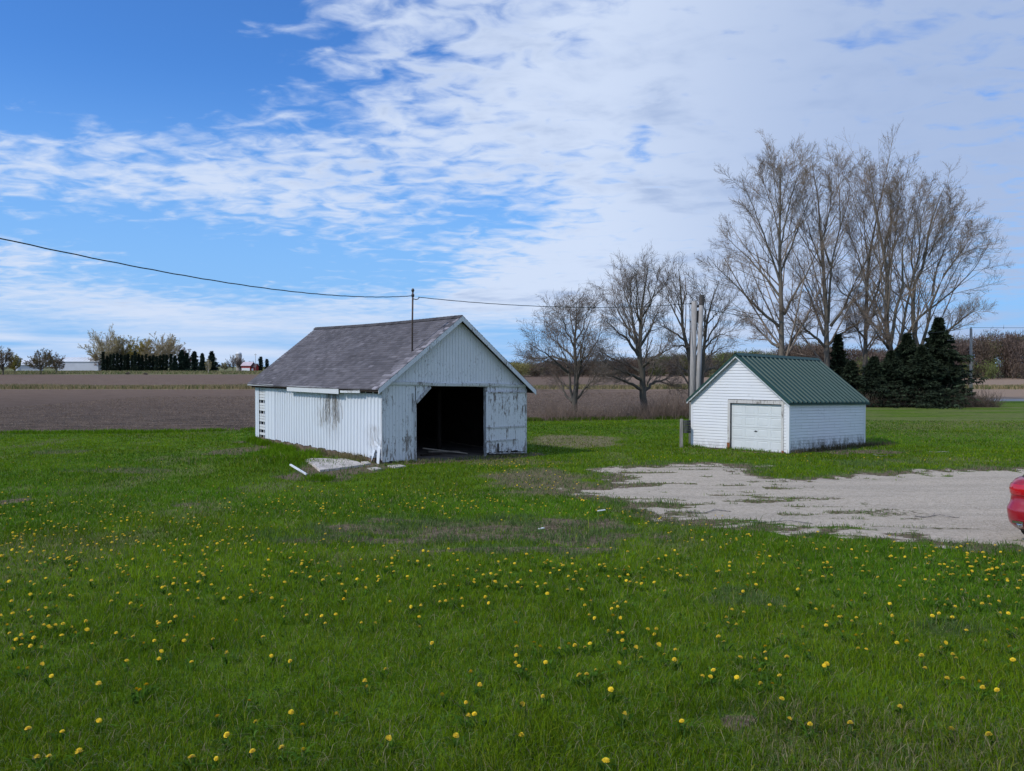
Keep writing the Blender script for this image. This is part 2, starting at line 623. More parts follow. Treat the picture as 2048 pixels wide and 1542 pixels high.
def ground_material():
    m, nt, b = newmat('ground_surface', .95, .05)
    wc = worldco(nt)
    a = N(nt, 'SeparateColor', {0: attr(nt, 'mask').outputs['Color']})
    nA = NOISE(nt, wc, .8, 6, .6)
    nB = NOISE(nt, wc, 9, 6, .65)
    nC = NOISE(nt, wc, 45, 4, .6)
    nS = NOISE(nt, VMUL(nt, wc, (1, .35, 1)), 3.2, 6, .65)
    g1 = MIX(nt, SS(nt, nB, .3, .7), (.036, .080, .004), (.082, .165, .009))
    g2 = MIX(nt, SS(nt, nS, .35, .68), g1, (.11, .195, .012))
    g3 = MIX(nt, SS(nt, nA, .5, .75, 0, .5), g2, (.155, .205, .028))
    dirt = MIX(nt, SS(nt, nB, .3, .7), (.075, .054, .038), (.25, .19, .125))
    dirt = MIX(nt, SS(nt, nC, .55, .75), dirt, (.32, .27, .21))
    dry = MIX(nt, SS(nt, nB, .3, .7), (.15, .14, .07), (.27, .235, .13))
    grav = MIX(nt, SS(nt, nB, .3, .7), (.46, .385, .295), (.60, .51, .395))
    grav = MIX(nt, SS(nt, nS, .5, .8, 0, .5), grav, (.32, .27, .21))
    rut = NOISE(nt, N(nt, 'Mapping', {'Vector': wc, 'Rotation': (0, 0, R(-8)), 'Scale': (.16, 1.3, 1)}).outputs[0], 1.0, 4, .6)
    grav = MIX(nt, SS(nt, rut, .45, .62, 0, .45), grav, (.36, .305, .24))
    vor = N(nt, 'TexVoronoi', {'Vector': wc, 'Scale': 38.0}, feature='F1')
    vc = N(nt, 'SeparateColor', {0: vor.outputs['Color']})
    grav = MIX(nt, MT(nt, 'MULTIPLY', SS(nt, vc.outputs[0], .55, 1.0), .55), grav, (.68, .61, .51))
    grav = MIX(nt, MT(nt, 'MULTIPLY', SS(nt, vc.outputs[1], .75, 1.0), .5), grav, (.14, .12, .10))
    c = MIX(nt, a.outputs[2], g3, dry)
    edge = MT(nt, 'MULTIPLY_ADD', MT(nt, 'SUBTRACT', nB, .5), .7, a.outputs[1])
    c = MIX(nt, SS(nt, edge, .25, .65), c, dirt)
    e2 = MT(nt, 'MULTIPLY_ADD', MT(nt, 'SUBTRACT', nB, .5), 1.0, MT(nt, 'MULTIPLY_ADD', MT(nt, 'SUBTRACT', nS, .5), .9, a.outputs[0]))
    c = MIX(nt, SS(nt, e2, .34, .62), c, grav)
    nt.links.new(c, b.inputs['Base Color'])
    h = MT(nt, 'MULTIPLY_ADD', nC, .35, MT(nt, 'MULTIPLY_ADD', vor.outputs['Distance'], -.5, nB))
    bump(nt, b, h, .7, .05)
    return m


def field_material():
    m, nt, b = newmat('ploughed_soil', 1.0, .1)
    wc = worldco(nt)
    rows = N(nt, 'Mapping', {'Vector': wc, 'Rotation': (0, 0, R(4)), 'Scale': (.25, 1.6, 1)}).outputs[0]
    r = NOISE(nt, rows, 1.0, 5, .65, .3)
    nB = NOISE(nt, VMUL(nt, wc, (1, .6, 1)), 2.2, 7, .75)
    nA = NOISE(nt, wc, .03, 4, .5)
    nC = NOISE(nt, wc, 9, 5, .7)
    c = MIX(nt, SS(nt, r, .40, .60), (.042, .031, .024), (.150, .108, .080))
    c = MIX(nt, SS(nt, nB, .54, .70, 0, .8), c, (.24, .175, .13))
    c = MIX(nt, SS(nt, nC, .50, .66, 0, .75), c, (.27, .20, .145))
    c = MIX(nt, SS(nt, NOISE(nt, wc, .9, 6, .7), .5, .64, 0, .6), c, (.035, .026, .023))
    c = MIX(nt, SS(nt, nA, .4, .6, 0, .3), c, (.10, .07, .056))
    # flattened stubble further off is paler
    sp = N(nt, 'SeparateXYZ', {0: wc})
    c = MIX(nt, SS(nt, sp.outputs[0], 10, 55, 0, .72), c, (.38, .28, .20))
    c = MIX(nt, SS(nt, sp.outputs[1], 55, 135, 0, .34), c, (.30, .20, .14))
    nt.links.new(c, b.inputs['Base Color'])
    bump(nt, b, MT(nt, 'MULTIPLY_ADD', nC, .4, MT(nt, 'ADD', nB, r)), .8, .12)
    return m


M_ground = ground_material()
M_field = field_material()
M_road = simple('road_gravel', (.36, .33, .29), .2, .8, .9)
M_meadow = simple('meadow_ground', (.16, .16, .07), .35, .05, 1.0, .1, stretch=(1, .3, 1))
M_strip = simple('dry_strip_ground', (.27, .22, .12), .3, .3, 1.0, .1)

# one grid of ground, cut into lawn, driveway, field, road ...
def axis(segs):
    out_ = [segs[0][0]]
    for a, b_, st in segs:
        n = max(1, int(round((b_ - a) / st)))
        out_ += list(np.linspace(a, b_, n + 1)[1:])
    return np.array(out_)


gx = axis([(-9000, -1200, 1300), (-1200, -300, 90), (-300, -70, 10), (-70, -26, 1.4), (-26, 26, .14), (26, 60, .9), (60, 300, 10), (300, 1200, 90), (1200, 9000, 1300)])
gy = axis([(-3000, -300, 500), (-300, -20, 40), (-20, 2, 2), (2, 46, .14), (46, 92.5, .55), (92.5, 100, .75), (100, 330, 4), (330, 600, 15), (600, 1600, 120), (1600, 12000, 1500)])
XX, YY = np.meshgrid(gx, gy)
ZZ = gz(XX, YY)
mg, md, mdr = masks(XX.ravel(), YY.ravel())
nx, ny = len(gx), len(gy)
ids = np.arange(nx * ny).reshape(ny, nx)
quads = np.stack([ids[:-1, :-1], ids[:-1, 1:], ids[1:, 1:], ids[1:, :-1]], -1).reshape(-1, 4)
VV = np.stack([XX.ravel(), YY.ravel(), ZZ.ravel()], 1)
cx = VV[quads][:, :, 0].mean(1)
cy = VV[quads][:, :, 1].mean(1)
fg = mg[quads].mean(1)
bd_ = border(cx) + (fbm(cx, cy * 0, .5, 8) - .5) * 1.2
cls = np.zeros(len(quads), int)
cls[fg > .55] = 1
isf = cy > bd_
cls[isf] = 2
cls[isf & (cy > 141) & (cy < 152)] = 3
cls[(cy > 305) & isf & (cx < 60)] = 4
cls[(cy > 250) & isf & (cx >= 60)] = 4
cls[(cy > 92.5) & (cy < 99) & (cx > 40)] = 5
COLM = np.stack([mg, md, mdr], 1)
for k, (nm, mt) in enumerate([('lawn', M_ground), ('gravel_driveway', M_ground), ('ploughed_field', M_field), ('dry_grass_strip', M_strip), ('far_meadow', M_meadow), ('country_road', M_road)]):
    q_ = quads[cls == k]
    if not len(q_):
        continue
    u_, inv = np.unique(q_, return_inverse=True)
    o = rawmesh(nm, VV[u_], inv.reshape(-1, 4), mt, colors={'mask': COLM[u_]}, smooth=True)
    tag(o, kind='structure')

# ------------------------------------------------------------------ grass blades
def blade_material(name='grass_blades', trans=.35):
    m, nt, b = newmat(name, .7, .03)
    c = attr(nt, 'col').outputs['Color']
    nt.links.new(c, b.inputs['Base Color'])
    tr = N(nt, 'BsdfTranslucent', {'Color': c})
    mx = N(nt, 'MixShader', {0: trans})
    nt.links.new(b.outputs[0], mx.inputs[1])
    nt.links.new(tr.outputs[0], mx.inputs[2])
    nt.links.new(mx.outputs[0], nt.nodes['Material Output'].inputs[0])
    return m


M_blade = blade_material()


def blades(x, y, h, wd, col, lean=.5, z=None, rng=rs):
    n = len(x)
    if z is None:
        z = gz(x, y)
    ph = rng.rand(n) * 6.283
    fx = rng.rand(n) * 6.283
    le = lean * h * (0.3 + rng.rand(n))
    sx, sy = np.cos(fx) * wd / 2, np.sin(fx) * wd / 2
    dx, dy = np.cos(ph) * le, np.sin(ph) * le
    V = np.zeros((n, 5, 3), np.float32)
    V[:, 0] = np.stack([x - sx, y - sy, z - .01], 1)
    V[:, 1] = np.stack([x + sx, y + sy, z - .01], 1)
    V[:, 2] = np.stack([x + dx * .4 + sx * .8, y + dy * .4 + sy * .8, z + h * .6], 1)
    V[:, 3] = np.stack([x + dx * .4 - sx * .8, y + dy * .4 - sy * .8, z + h * .6], 1)
    V[:, 4] = np.stack([x + dx, y + dy, z + h * (1 - .25 * lean)], 1)
    b = (np.arange(n) * 5)[:, None]
    Q = b + np.array([[0, 1, 2, 3]])
    Tt = b + np.array([[3, 2, 4]])
    C = np.repeat(col[:, None, :], 5, 1)
    return V.reshape(-1, 3), Q, Tt, C.reshape(-1, 3)


def grass_cols(x, y, g, d, dr, n, rng=rs):
    t = rng.rand(n)[:, None]
    k = fbm(x, y, 1.1, 201)[:, None]
    k2 = fbm(x, y, .28, 203)[:, None]
    base = np.array([.058, .135, .004]) * (1 - k) + np.array([.150, .262, .010]) * k
    k3 = sstep(fbm(x, y, .16, 209), .40, .62)[:, None]
    base = base * (.58 + .82 * t) * (.45 + 1.0 * k2)
    base = base * (np.array([.80, .94, 1.1]) * (1 - k3) + np.array([1.22, 1.06, .9]) * k3)
    yel = np.array([.25, .28, .03])
    blu = np.array([.13, .20, .060])
    drc = np.array([.28, .24, .13])
    u = rng.rand(n)[:, None]
    base = np.where(u < .10, yel * (.7 + .5 * t), base)
    base = np.where(u > .90, blu * (.7 + .6 * t), base)
    bigp = (d > .3)[:, None]
    base = np.where(bigp & (rng.rand(n)[:, None] < .75), blu * (.6 + .6 * t), base)
    base = np.where((rng.rand(n)[:, None] < (dr[:, None] * .55 + .03)), drc * (.6 + .6 * t), base)
    return base


def merged(name, parts, mat, kind='stuff'):
    Vs, Qs, Ts, Cs, b = [], [], [], [], 0
    for V, Q, Tt, C in parts:
        Vs.append(V); Qs.append(Q + b); Ts.append(Tt + b); Cs.append(C)
        b += len(V)
    return tag(rawmesh(name, np.concatenate(Vs), (np.concatenate(Qs), np.concatenate(Ts)), mat, colors=np.concatenate(Cs)), kind=kind)




NB = 620000
u1 = rs.rand(NB)
dmin, dmax = 3.3, 58.0
yy = dmin * (dmax / dmin) ** (u1 ** .93)
xx = (rs.rand(NB) * 2 - 1) * (yy * .72 + 1.2)
g_, d_, dr_ = masks(xx, yy)
keep = (yy < border(xx) + .3)
pr = rs.rand(NB)
keep &= pr > np.maximum(sstep(g_, .2, .62) * 1.001, sstep(d_, .25, .9) * .66)
keep &= polysd(xx, yy, BARN_POLY) < .02
keep &= polysd(xx, yy, GAR_POLY) < .02
keep &= pr > sstep(fbm(xx, yy, 2.2, 207), .58, .82) * .6
xx, yy, g_, d_, dr_ = xx[keep], yy[keep], g_[keep], d_[keep], dr_[keep]
n = len(xx)
tuft = sstep(fbm(xx, yy, 1.4, 211), .48, .75)
hh = (.042 + .045 * rs.rand(n)) * (1 + .75 * tuft) * (1 - .25 * dr_)
mound = np.exp(-(((xx + 8.2) / 2.6) ** 2 + ((yy - 29.3) / 2.0) ** 2))
hh = hh * (1 + 1.0 * mound)
hh = np.where(d_ > .3, hh * (.7 + 1.0 * rs.rand(n)), hh)
hh = hh * (1 - .6 * sstep(g_, .1, .5))
wd = np.maximum(.0042, yy * .00062) * (.7 + .6 * rs.rand(n))
hh = np.where(rs.rand(n) < .05, hh * 1.6, hh)
GRASS_PARTS = [blades(xx, yy, hh, wd, grass_cols(xx, yy, g_, d_, dr_, n), .75)]

# ragged coarse grass along the field edge and beside buildings
def fringe(pts, n, w_, h0, h1, cola, colb, name, lean=.4, wdt=.012):
    X, Y = [], []
    pts = [np.asarray(p)[:2] for p in pts]
    L = [np.linalg.norm(pts[i + 1] - pts[i]) for i in range(len(pts) - 1)]
    tt = rs.rand(n) * sum(L)
    acc = np.cumsum([0] + L)
    idx = np.clip(np.searchsorted(acc, tt) - 1, 0, len(L) - 1)
    p = np.array(pts)
    f = ((tt - acc[idx]) / np.array(L)[idx])[:, None]
    c = p[idx] * (1 - f) + p[idx + 1] * f
    off = (rs.randn(n) * w_ * .5)
    x, y = c[:, 0] + rs.randn(n) * w_ * .3, c[:, 1] + off
    k = fbm(x, y, .8, 301)
    kp = rs.rand(n) < sstep(k, .25, .55)
    x, y, k = x[kp], y[kp], k[kp]
    m_ = len(x)
    h = (h0 + (h1 - h0) * rs.rand(m_)) * (.6 + .8 * k)
    t = rs.rand(m_)[:, None]
    col = (np.array(cola) * t + np.array(colb) * (1 - t)) * (.75 + .5 * rs.rand(m_)[:, None])
    return blades(x, y, h, wdt * (.7 + .6 * rs.rand(m_)), col, lean)


GR1, GR2 = (.075, .16, .006), (.15, .27, .012)
TAN1, TAN2 = (.30, .25, .14), (.20, .15, .08)
left_border = [(x, float(border(x))) for x in np.linspace(-45, -14, 14)]
mid_border = [(x, float(border(x)) - .2) for x in np.linspace(.5, 24, 14)]
merged('coarse_grass', [
    fringe(left_border, 9000, .8, .10, .24, GR1, GR2, 'a', wdt=.03),
    fringe(mid_border, 12000, 1.0, .10, .30, GR1, (.12, .12, .04), 'a', wdt=.03),
    fringe([bxy(-.5, 4.5), bxy(-.35, 10.5), bxy(-.3, 13)], 5000, .5, .12, .36, GR1, GR2, 'b', wdt=.018),
    fringe([bxy(-.25, 1), bxy(-.2, 8)], 1600, .25, .12, .34, TAN1, (.13, .12, .05), 'b', wdt=.016),
    fringe([bxy(BW + .1, .1), bxy(BW + .5, 1.5)], 1500, .4, .12, .40, GR1, GR2, 'b', wdt=.018),
    fringe([bxy(.4, -.3), bxy(BW, -.3)], 900, .3, .05, .18, GR1, TAN1, 'b', wdt=.015),
    fringe([gxy(-.1, 0), gxy(-.15, GL), gxy(-.6, GL + 1.5)], 1500, .3, .08, .28, (.10, .10, .05), (.16, .13, .08), 'b', wdt=.018),
    fringe([gxy(.3, -.15), gxy(GW + .4, -.15)], 900, .2, .06, .2, GR1, GR2, 'b', wdt=.018),
    fringe([G(545, 905), G(600, 912), G(585, 925)], 4500, 1.0, .12, .32, GR1, GR2, 'm', wdt=.02),
    fringe([G(660, 962), G(620, 958)], 600, .5, .08, .2, GR1, GR2, 'm', wdt=.02),
], M_blade)

# dry grass strip across the field
n = 60000
x = (rs.rand(n) * 2 - 1) * 130 - 10
y = 146 + rs.randn(n) * 2.6
k = fbm(x, y * .3, .15, 401)
h = (.35 + .5 * rs.rand(n)) * (.5 + k)
t = rs.rand(n)[:, None]
col = np.where(rs.rand(n)[:, None] < .28, np.array([.12, .15, .05]), np.array([.42, .34, .19]) * t + np.array([.28, .21, .11]) * (1 - t)) * (.7 + .5 * rs.rand(n)[:, None])
V, Q, Tt, C = blades(x, y, h, np.full(n, .10), col, .4)
n = 26000
x = (rs.rand(n) * 2 - 1) * 200 - 90
y = 312 + rs.rand(n) * 90
h = (.3 + .5 * rs.rand(n))
t = rs.rand(n)[:, None]
col = np.where(rs.rand(n)[:, None] < .35, np.array([.10, .14, .04]), np.array([.36, .31, .17]) * t + np.array([.24, .19, .10]) * (1 - t))
p2 = blades(x, y, h, np.full(n, .3), col, .4)
merged('dry_grass', [(V, Q, Tt, C), p2], M_blade)

# corn stubble residue scattered on the nearest part of the field
n = 80000
x = rs.rand(n) * 90 - 48
y = border(x) + .5 + (rs.rand(n) ** 1.5) * 60
h = .03 + .07 * rs.rand(n) ** 2
t = rs.rand(n)[:, None]
col = np.array([.36, .28, .20]) * t + np.array([.16, .11, .085]) * (1 - t)
tag(rawmesh('corn_stubble', *(lambda B: (B[0], (B[1], B[2]), M_blade))(blades(x, y, h, np.full(n, .05) * (y / 60), col, 1.8)),
            colors=np.repeat(col, 5, 0)), kind='stuff')

# ------------------------------------------------------------------ dandelions
M_yel = simple('dandelion_petals', (.80, .57, .025), .18, 60, .7, .2, 0)
M_stem = simple('dandelion_stem', (.10, .17, .04), .2, 30, .6, .3, 0)


def dandelion_meshes(seed):
    rng = np.random.RandomState(seed)
    V, F = [], []
    for ring, (nr, r0, r1, zt) in enumerate([(16, .004, .019, .000), (14, .003, .0165, .005), (11, .002, .012, .009), (7, .001, .007, .011)]):
        for k in range(nr):
            a = 2 * math.pi * (k + rng.rand() * .7) / nr
            wdh = .0032 + .001 * rng.rand()
            rr = r1 * (.9 + .2 * rng.rand())
            ca, sa = math.cos(a), math.sin(a)
            b = len(V)
            V += [(r0 * ca - wdh * .6 * sa, r0 * sa + wdh * .6 * ca, zt), (r0 * ca + wdh * .6 * sa, r0 * sa - wdh * .6 * ca, zt),
                  (rr * ca + wdh * sa, rr * sa - wdh * ca, zt + .002 - ring * .0003), (rr * ca - wdh * sa, rr * sa + wdh * ca, zt + .002)]
            F.append((b, b + 1, b + 2, b + 3))
    # green cup below
    b = len(V)
    return np.array(V), F


def stem_mesh():
    V, F = [], []
    for i, (r, z) in enumerate([(.0022, -1.0), (.0022, -.5), (.002, -.05), (.006, -.02), (.007, 0)]):
        for k in range(6):
            a = k * math.pi / 3
            bend = .15 * (z * z)
            V.append((r * math.cos(a) + bend * .05, r * math.sin(a), z * (.06 if z < -.02 else .2)))
    for i in range(4):
        for k in range(6):
            F.append((i * 6 + k, i * 6 + (k + 1) % 6, i * 6 + 6 + (k + 1) % 6, i * 6 + 6 + k))
    return np.array(V), F


Z1 = [(165, 990), (365, 988), (580, 940), (465, 1135), (217, 1160), (288, 1170), (1275, 903), (1497, 943), (1705, 888), (1770, 955), (1968, 905), (1330, 1040), (1478, 1112), (1650, 1110), (1778, 1120), (1122, 1158), (1268, 1160), (1458, 808), (800, 742), (822, 757), (858, 722), (578, 706), (302, 660), (162, 627), (246, 597), (107, 613), (180, 485), (125, 470), (130, 438), (95, 435), (57, 405), (125, 410), (198, 423), (187, 400), (75, 503), (240, 483), (440, 402), (362, 415), (300, 375), (370, 355), (325, 355), (257, 352), (285, 365), (418, 362), (510, 382), (45, 355), (505, 328), (5, 300), (75, 285), (185, 300), (285, 298), (170, 255), (268, 252), (330, 242), (68, 214), (178, 163), (236, 165), (295, 162), (425, 183), (378, 120), (540, 92), (652, 210), (688, 160), (752, 60), (766, 228), (800, 178), (830, 240), (922, 330), (920, 358), (930, 350), (995, 332), (1028, 303), (1135, 300), (680, 395), (780, 413), (730, 438), (842, 470), (905, 448), (1020, 430), (1077, 455), (1095, 415), (1247, 443), (945, 517), (931, 550), (742, 573), (1122, 573), (1327, 530), (1385, 325), (1540, 425), (1588, 540), (1700, 567), (1665, 300), (1655, 240), (1668, 207), (1765, 200), (1590, 190), (1472, 146), (1408, 190), (1427, 175), (1337, 140), (1903, 340), (1883, 292), (1795, 295), (1965, 283), (2012, 190), (1890, 85), (1195, 63), (950, 125), (1020, 72), (1158, 185), (1310, 185), (540, 462), (1000, 232)]
Z2 = [(22, 190), (295, 207), (415, 238), (473, 235), (585, 212), (618, 211), (655, 203), (713, 193), (718, 240), (870, 225), (205, 345), (125, 348), (465, 373), (463, 307), (540, 463), (1027, 348), (1135, 458), (1172, 495), (1033, 497), (1030, 537), (1027, 585), (1047, 609), (1090, 630), (1203, 570), (1340, 478), (1375, 482), (1433, 481), (1462, 462), (1282, 498), (267, 620), (145, 694), (157, 728), (768, 654), (818, 723), (595, 781), (738, 825), (750, 913), (787, 906), (1063, 826), (1187, 796), (1400, 663), (1443, 648), (1497, 625), (1633, 595), (1585, 756), (1663, 907), (2000, 950), (678, 1020), (1062, 1025), (283, 1060), (1555, 1166), (1762, 549), (1730, 482), (1652, 440), (1625, 408), (1655, 398), (1645, 402), (1800, 378), (1850, 384), (1840, 404), (1865, 477), (1897, 540), (1957, 567), (1962, 514), (1572, 390), (1668, 503), (1458, 292), (1490, 315), (1597, 303), (1640, 320), (1590, 260), (1625, 245), (1433, 241), (1468, 206), (1415, 145), (1620, 210), (1672, 213), (1605, 222), (1330, 136), (1432, 103), (1447, 65), (1366, 87), (1505, 68), (1675, 92), (1250, 15), (1284, 20), (1213, 166), (971, 120), (838, 57), (900, 93), (912, 100), (865, 124), (1000, 34), (748, 15), (395, 57), (315, 37), (228, 77), (105, 73)]
Z3 = [(45, 948), (795, 972), (1030, 960), (1622, 992), (1842, 1022), (630, 815), (675, 915), (1320, 842), (507, 716), (575, 710), (507, 638), (617, 664), (230, 620), (213, 663), (165, 677), (367, 678), (535, 560), (388, 542), (535, 484), (533, 522), (472, 572), (293, 458), (260, 415), (632, 414), (755, 378), (177, 340), (315, 344), (364, 344), (306, 317), (338, 267), (408, 272), (560, 224), (647, 236), (799, 215), (830, 254), (930, 252), (1040, 212), (890, 350), (897, 331), (965, 312), (977, 297), (1067, 300), (1040, 325), (987, 403), (1102, 405), (1065, 428), (1077, 487), (1125, 500), (788, 513), (893, 587), (878, 604), (660, 556), (755, 474), (1207, 344), (1277, 293), (1263, 222), (1280, 402), (1303, 467), (1362, 452), (1448, 547), (1468, 615), (1597, 685), (1688, 674), (1788, 718), (1805, 748), (1890, 762), (1982, 573), (1630, 534), (1650, 560), (1590, 459), (1568, 498), (1822, 455), (1965, 481), (1710, 380), (1950, 378), (2000, 382), (1512, 306), (1550, 287), (1628, 299), (1585, 232), (1600, 207), (1645, 245), (1728, 247), (1803, 225), (1850, 228), (1900, 210), (2003, 212), (1907, 272), (1955, 289), (2040, 320), (1535, 210), (1465, 193), (1752, 198), (1713, 158), (2012, 127), (1950, 86), (1932, 60), (1345, 91), (1118, 162), (963, 143), (724, 140), (870, 60), (480, 112), (428, 110), (403, 142), (387, 172), (468, 40), (433, 52), (37, 56), (1595, 32), (1628, 15), (1273, 22)]
K = 2048 / 700
near = [(x / K, 1140 + y / K) for x, y in Z1] + [(680 + x / K, 1140 + y / K) for x, y in Z2] + [(1348 + x / K, 1140 + y / K) for x, y in Z3]
pts = [G(px, py + 6) for px, py in near]
# the rest follow the drifts seen on the lawn
cand = []
drift = [(100, 1100, 160, 45, 150), (230, 1065, 150, 30, 130), (500, 1090, 200, 30, 60), (520, 1150, 220, 30, 40), (700, 1155, 260, 26, 45),
         (1000, 1150, 280, 24, 40), (1250, 1145, 160, 22, 35), (1700, 1140, 270, 26, 65), (1960, 1140, 110, 30, 70), (1900, 1125, 120, 16, 25),
         (1430, 1085, 120, 20, 50), (1090, 1010, 160, 16, 90), (1330, 1040, 90, 12, 60), (900, 1020, 90, 10, 40), (700, 1010, 120, 22, 50),
         (560, 1010, 60, 20, 25), (250, 925, 180, 25, 30), (1100, 960, 120, 22, 110), (1650, 918, 240, 8, 60), (1040, 935, 60, 8, 50), (850, 985, 160, 14, 40),
         (150, 1010, 120, 14, 40), (-150, 1150, 130, 60, 40), (2180, 1180, 80, 50, 40)]
for cx_, cy_, sx_, sy_, n_ in drift:
    for _ in range(n_):
        px, py = cx_ + rs.randn() * sx_, cy_ + rs.randn() * sy_
        if py < 895 or py > 1210:
            continue
        cand.append(G(px, py))
cand = np.array(cand)
cg, cd, _c = masks(cand[:, 0], cand[:, 1])
ok = (cg < .2) & (cd < .65) & (polysd(cand[:, 0], cand[:, 1], BARN_POLY) < -.2) & (polysd(cand[:, 0], cand[:, 1], GAR_POLY) < -.2)
allp = np.array(list(pts) + list(cand[ok]))
allp = allp[np.argsort(allp[:, 1])]
# leaf rosettes of the dandelions, broad weed leaves and dead straw in the turf
rp = allp[:700]
lx = np.repeat(rp[:, 0], 8) + rs.randn(len(rp) * 8) * .012
ly = np.repeat(rp[:, 1], 8) + rs.randn(len(rp) * 8) * .012
nl_ = len(lx)
GRASS_PARTS.append(blades(lx, ly, .07 + .05 * rs.rand(nl_), .014 + .008 * rs.rand(nl_), np.array([.08, .17, .02]) * (.6 + .7 * rs.rand(nl_, 1)), 1.3))
def scat(n, y0, y1):
    y_ = y0 * (y1 / y0) ** rs.rand(n)
    x_ = (rs.rand(n) * 2 - 1) * (y_ * .72 + 1)
    a_, b2_, c2_ = masks(x_, y_)
    k_ = (a_ < .3) & (polysd(x_, y_, BARN_POLY) < -.1) & (polysd(x_, y_, GAR_POLY) < -.1) & (y_ < border(x_))
    return x_[k_], y_[k_]
x_, y_ = scat(9000, 3.3, 16)
m9 = len(x_)
GRASS_PARTS.append(blades(x_, y_, .03 + .035 * rs.rand(m9), .010 + .012 * rs.rand(m9), np.array([.09, .18, .035]) * (.6 + .7 * rs.rand(m9, 1)), 1.6))
x_, y_ = scat(16000, 3.3, 22)
m9 = len(x_)
GRASS_PARTS.append(blades(x_, y_, .05 + .07 * rs.rand(m9), np.maximum(.003, y_ * .0005), np.array([.38, .33, .19]) * (.5 + .7 * rs.rand(m9, 1)), 1.8))
n_ = 26000
x_ = rs.rand(n_) * 13 - 6.0
y_ = 11.5 + rs.rand(n_) * 5.5
bm = ell(x_, y_, 960, 1075, 470, 44, .9, .9, 50)
k_ = (bm > .2) & (fbm(x_, y_, 2.6, 611) > .54)
x_, y_ = x_[k_], y_[k_]
m9 = len(x_)
GRASS_PARTS.append(blades(x_, y_, .06 + .09 * rs.rand(m9), .009 * (.7 + .6 * rs.rand(m9)), np.array([.115, .19, .055]) * (.5 + .8 * rs.rand(m9, 1)), .7))
merged('grass', GRASS_PARTS, M_blade)
variants = [dandelion_meshes(s) for s in (1, 2, 3)]
SV_, SF_ = stem_mesh()
vm = []
for V, F in variants:
    me = bpy.data.meshes.new('flower_head')
    me.from_pydata([tuple(v) for v in V], [], F)
    me.materials.append(M_yel)
    vm.append(me)
sm = bpy.data.meshes.new('stem')
sm.from_pydata([tuple(v) for v in SV_], [], SF_)
sm.materials.append(M_stem)
rest = []
for i, p in enumerate(allp):
    s = (.84 + .40 * rs.rand()) * (1.0 if p[1] > 7 else 1.0)
    hgt = .065 + .03 * rs.rand()
    tl = (rs.randn() * .25, rs.randn() * .25 + .15, rs.rand() * 6.28)
    if i < 300:
        e = empty('dandelion', (p[0], p[1], gz(p[0], p[1])))
        tag(e, 'small yellow dandelion flower in the near lawn grass', 'dandelion', 'dandelions in the lawn')
        h = bpy.data.objects.new('flower_head', vm[i % 3])
        h.location = (0, 0, hgt)
        h.rotation_euler = tl
        h.scale = (s * (.75 + .3 * rs.rand()), s, s * (.8 + .9 * rs.rand()))
        link(h, e)
        st = bpy.data.objects.new('stem', sm)
        st.location = (0, 0, hgt)
        st.scale = (1, 1, hgt / .06)
        link(st, e)
    else:
        rest.append((p, s, hgt, tl, i))
VS, FS = [], []
b = 0
for p, s, hgt, tl, i in rest:
    V, F = variants[i % 3]
    Rm = np.array(Matrix.Rotation(tl[2], 3, 'Z') @ Matrix.Rotation(tl[1], 3, 'X'))
    VS.append(V @ Rm.T * s + np.array([p[0], p[1], float(gz(p[0], p[1])) + hgt + .01]))
    FS.append(np.array(F) + b)
    b += len(V)
tag(rawmesh('dandelions', np.concatenate(VS), np.concatenate(FS), M_yel), kind='stuff')

# ------------------------------------------------------------------ materials for buildings
def peeling_paint(name, amount=.5, paint=(.74, .76, .77), low=True):
    m, nt, b = newmat(name, .75, .25)
    wc = worldco(nt)
    s1 = NOISE(nt, VMUL(nt, wc, (13, 13, 2.8)), 1.0, 8, .70)
    s2 = NOISE(nt, VMUL(nt, wc, (1, 1, .7)), .9, 4, .6)
    s3 = NOISE(nt, VMUL(nt, wc, (40, 40, 4)), 1.0, 5, .6)
    t = attr(nt, 'col')
    tc = N(nt, 'SeparateColor', {0: t.outputs['Color']})
    k = MT(nt, 'MULTIPLY_ADD', MT(nt, 'SUBTRACT', s2, .5), .45, s1)
    k = MT(nt, 'ADD', k, MT(nt, 'MULTIPLY', tc.outputs[1], amount))     # G of the board colour: how worn
    peel = SS(nt, k, .70, .74)
    s4 = NOISE(nt, VMUL(nt, wc, (30, 30, 8)), 1.0, 4, .6)
    tick = MT(nt, 'MULTIPLY', SS(nt, MT(nt, 'MULTIPLY_ADD', MT(nt, 'SUBTRACT', s2, .5), .5, MT(nt, 'MULTIPLY_ADD', tc.outputs[1], .10, s4)), .66, .70), .75)
    peel = MT(nt, 'MAXIMUM', peel, tick)
    wood = MIX(nt, s3, (.16, .145, .13), (.30, .27, .245))
    wood = MIX(nt, SS(nt, s3, .55, .8), wood, (.08, .07, .06))
    pc = MIX(nt, NOISE(nt, wc, 3, 5, .6), tuple(x * .84 for x in paint), paint)
    pc = MIX(nt, SS(nt, s3, .5, .75, 0, .18), pc, (.34, .35, .36))
    pm = MIX(nt, 1.0, pc, t.outputs['Color'], 'MULTIPLY')
    pc2 = MIX(nt, 0.0, pc, pc)
    c = MIX(nt, peel, pc2, wood)
    dark = MT(nt, 'SUBTRACT', 1.0, tc.outputs[0])
    c = MIX(nt, MT(nt, 'MULTIPLY', dark, .8), c, (.16, .15, .14))
    nt.links.new(c, b.inputs['Base Color'])
    bump(nt, b, MT(nt, 'MULTIPLY_ADD', peel, -.6, s3), .35, .006)
    return m


M_peel = peeling_paint('peeling_white_paint', .22)
M_trim = peeling_paint('worn_trim_paint', .22, (.68, .70, .71))
M_metal = None


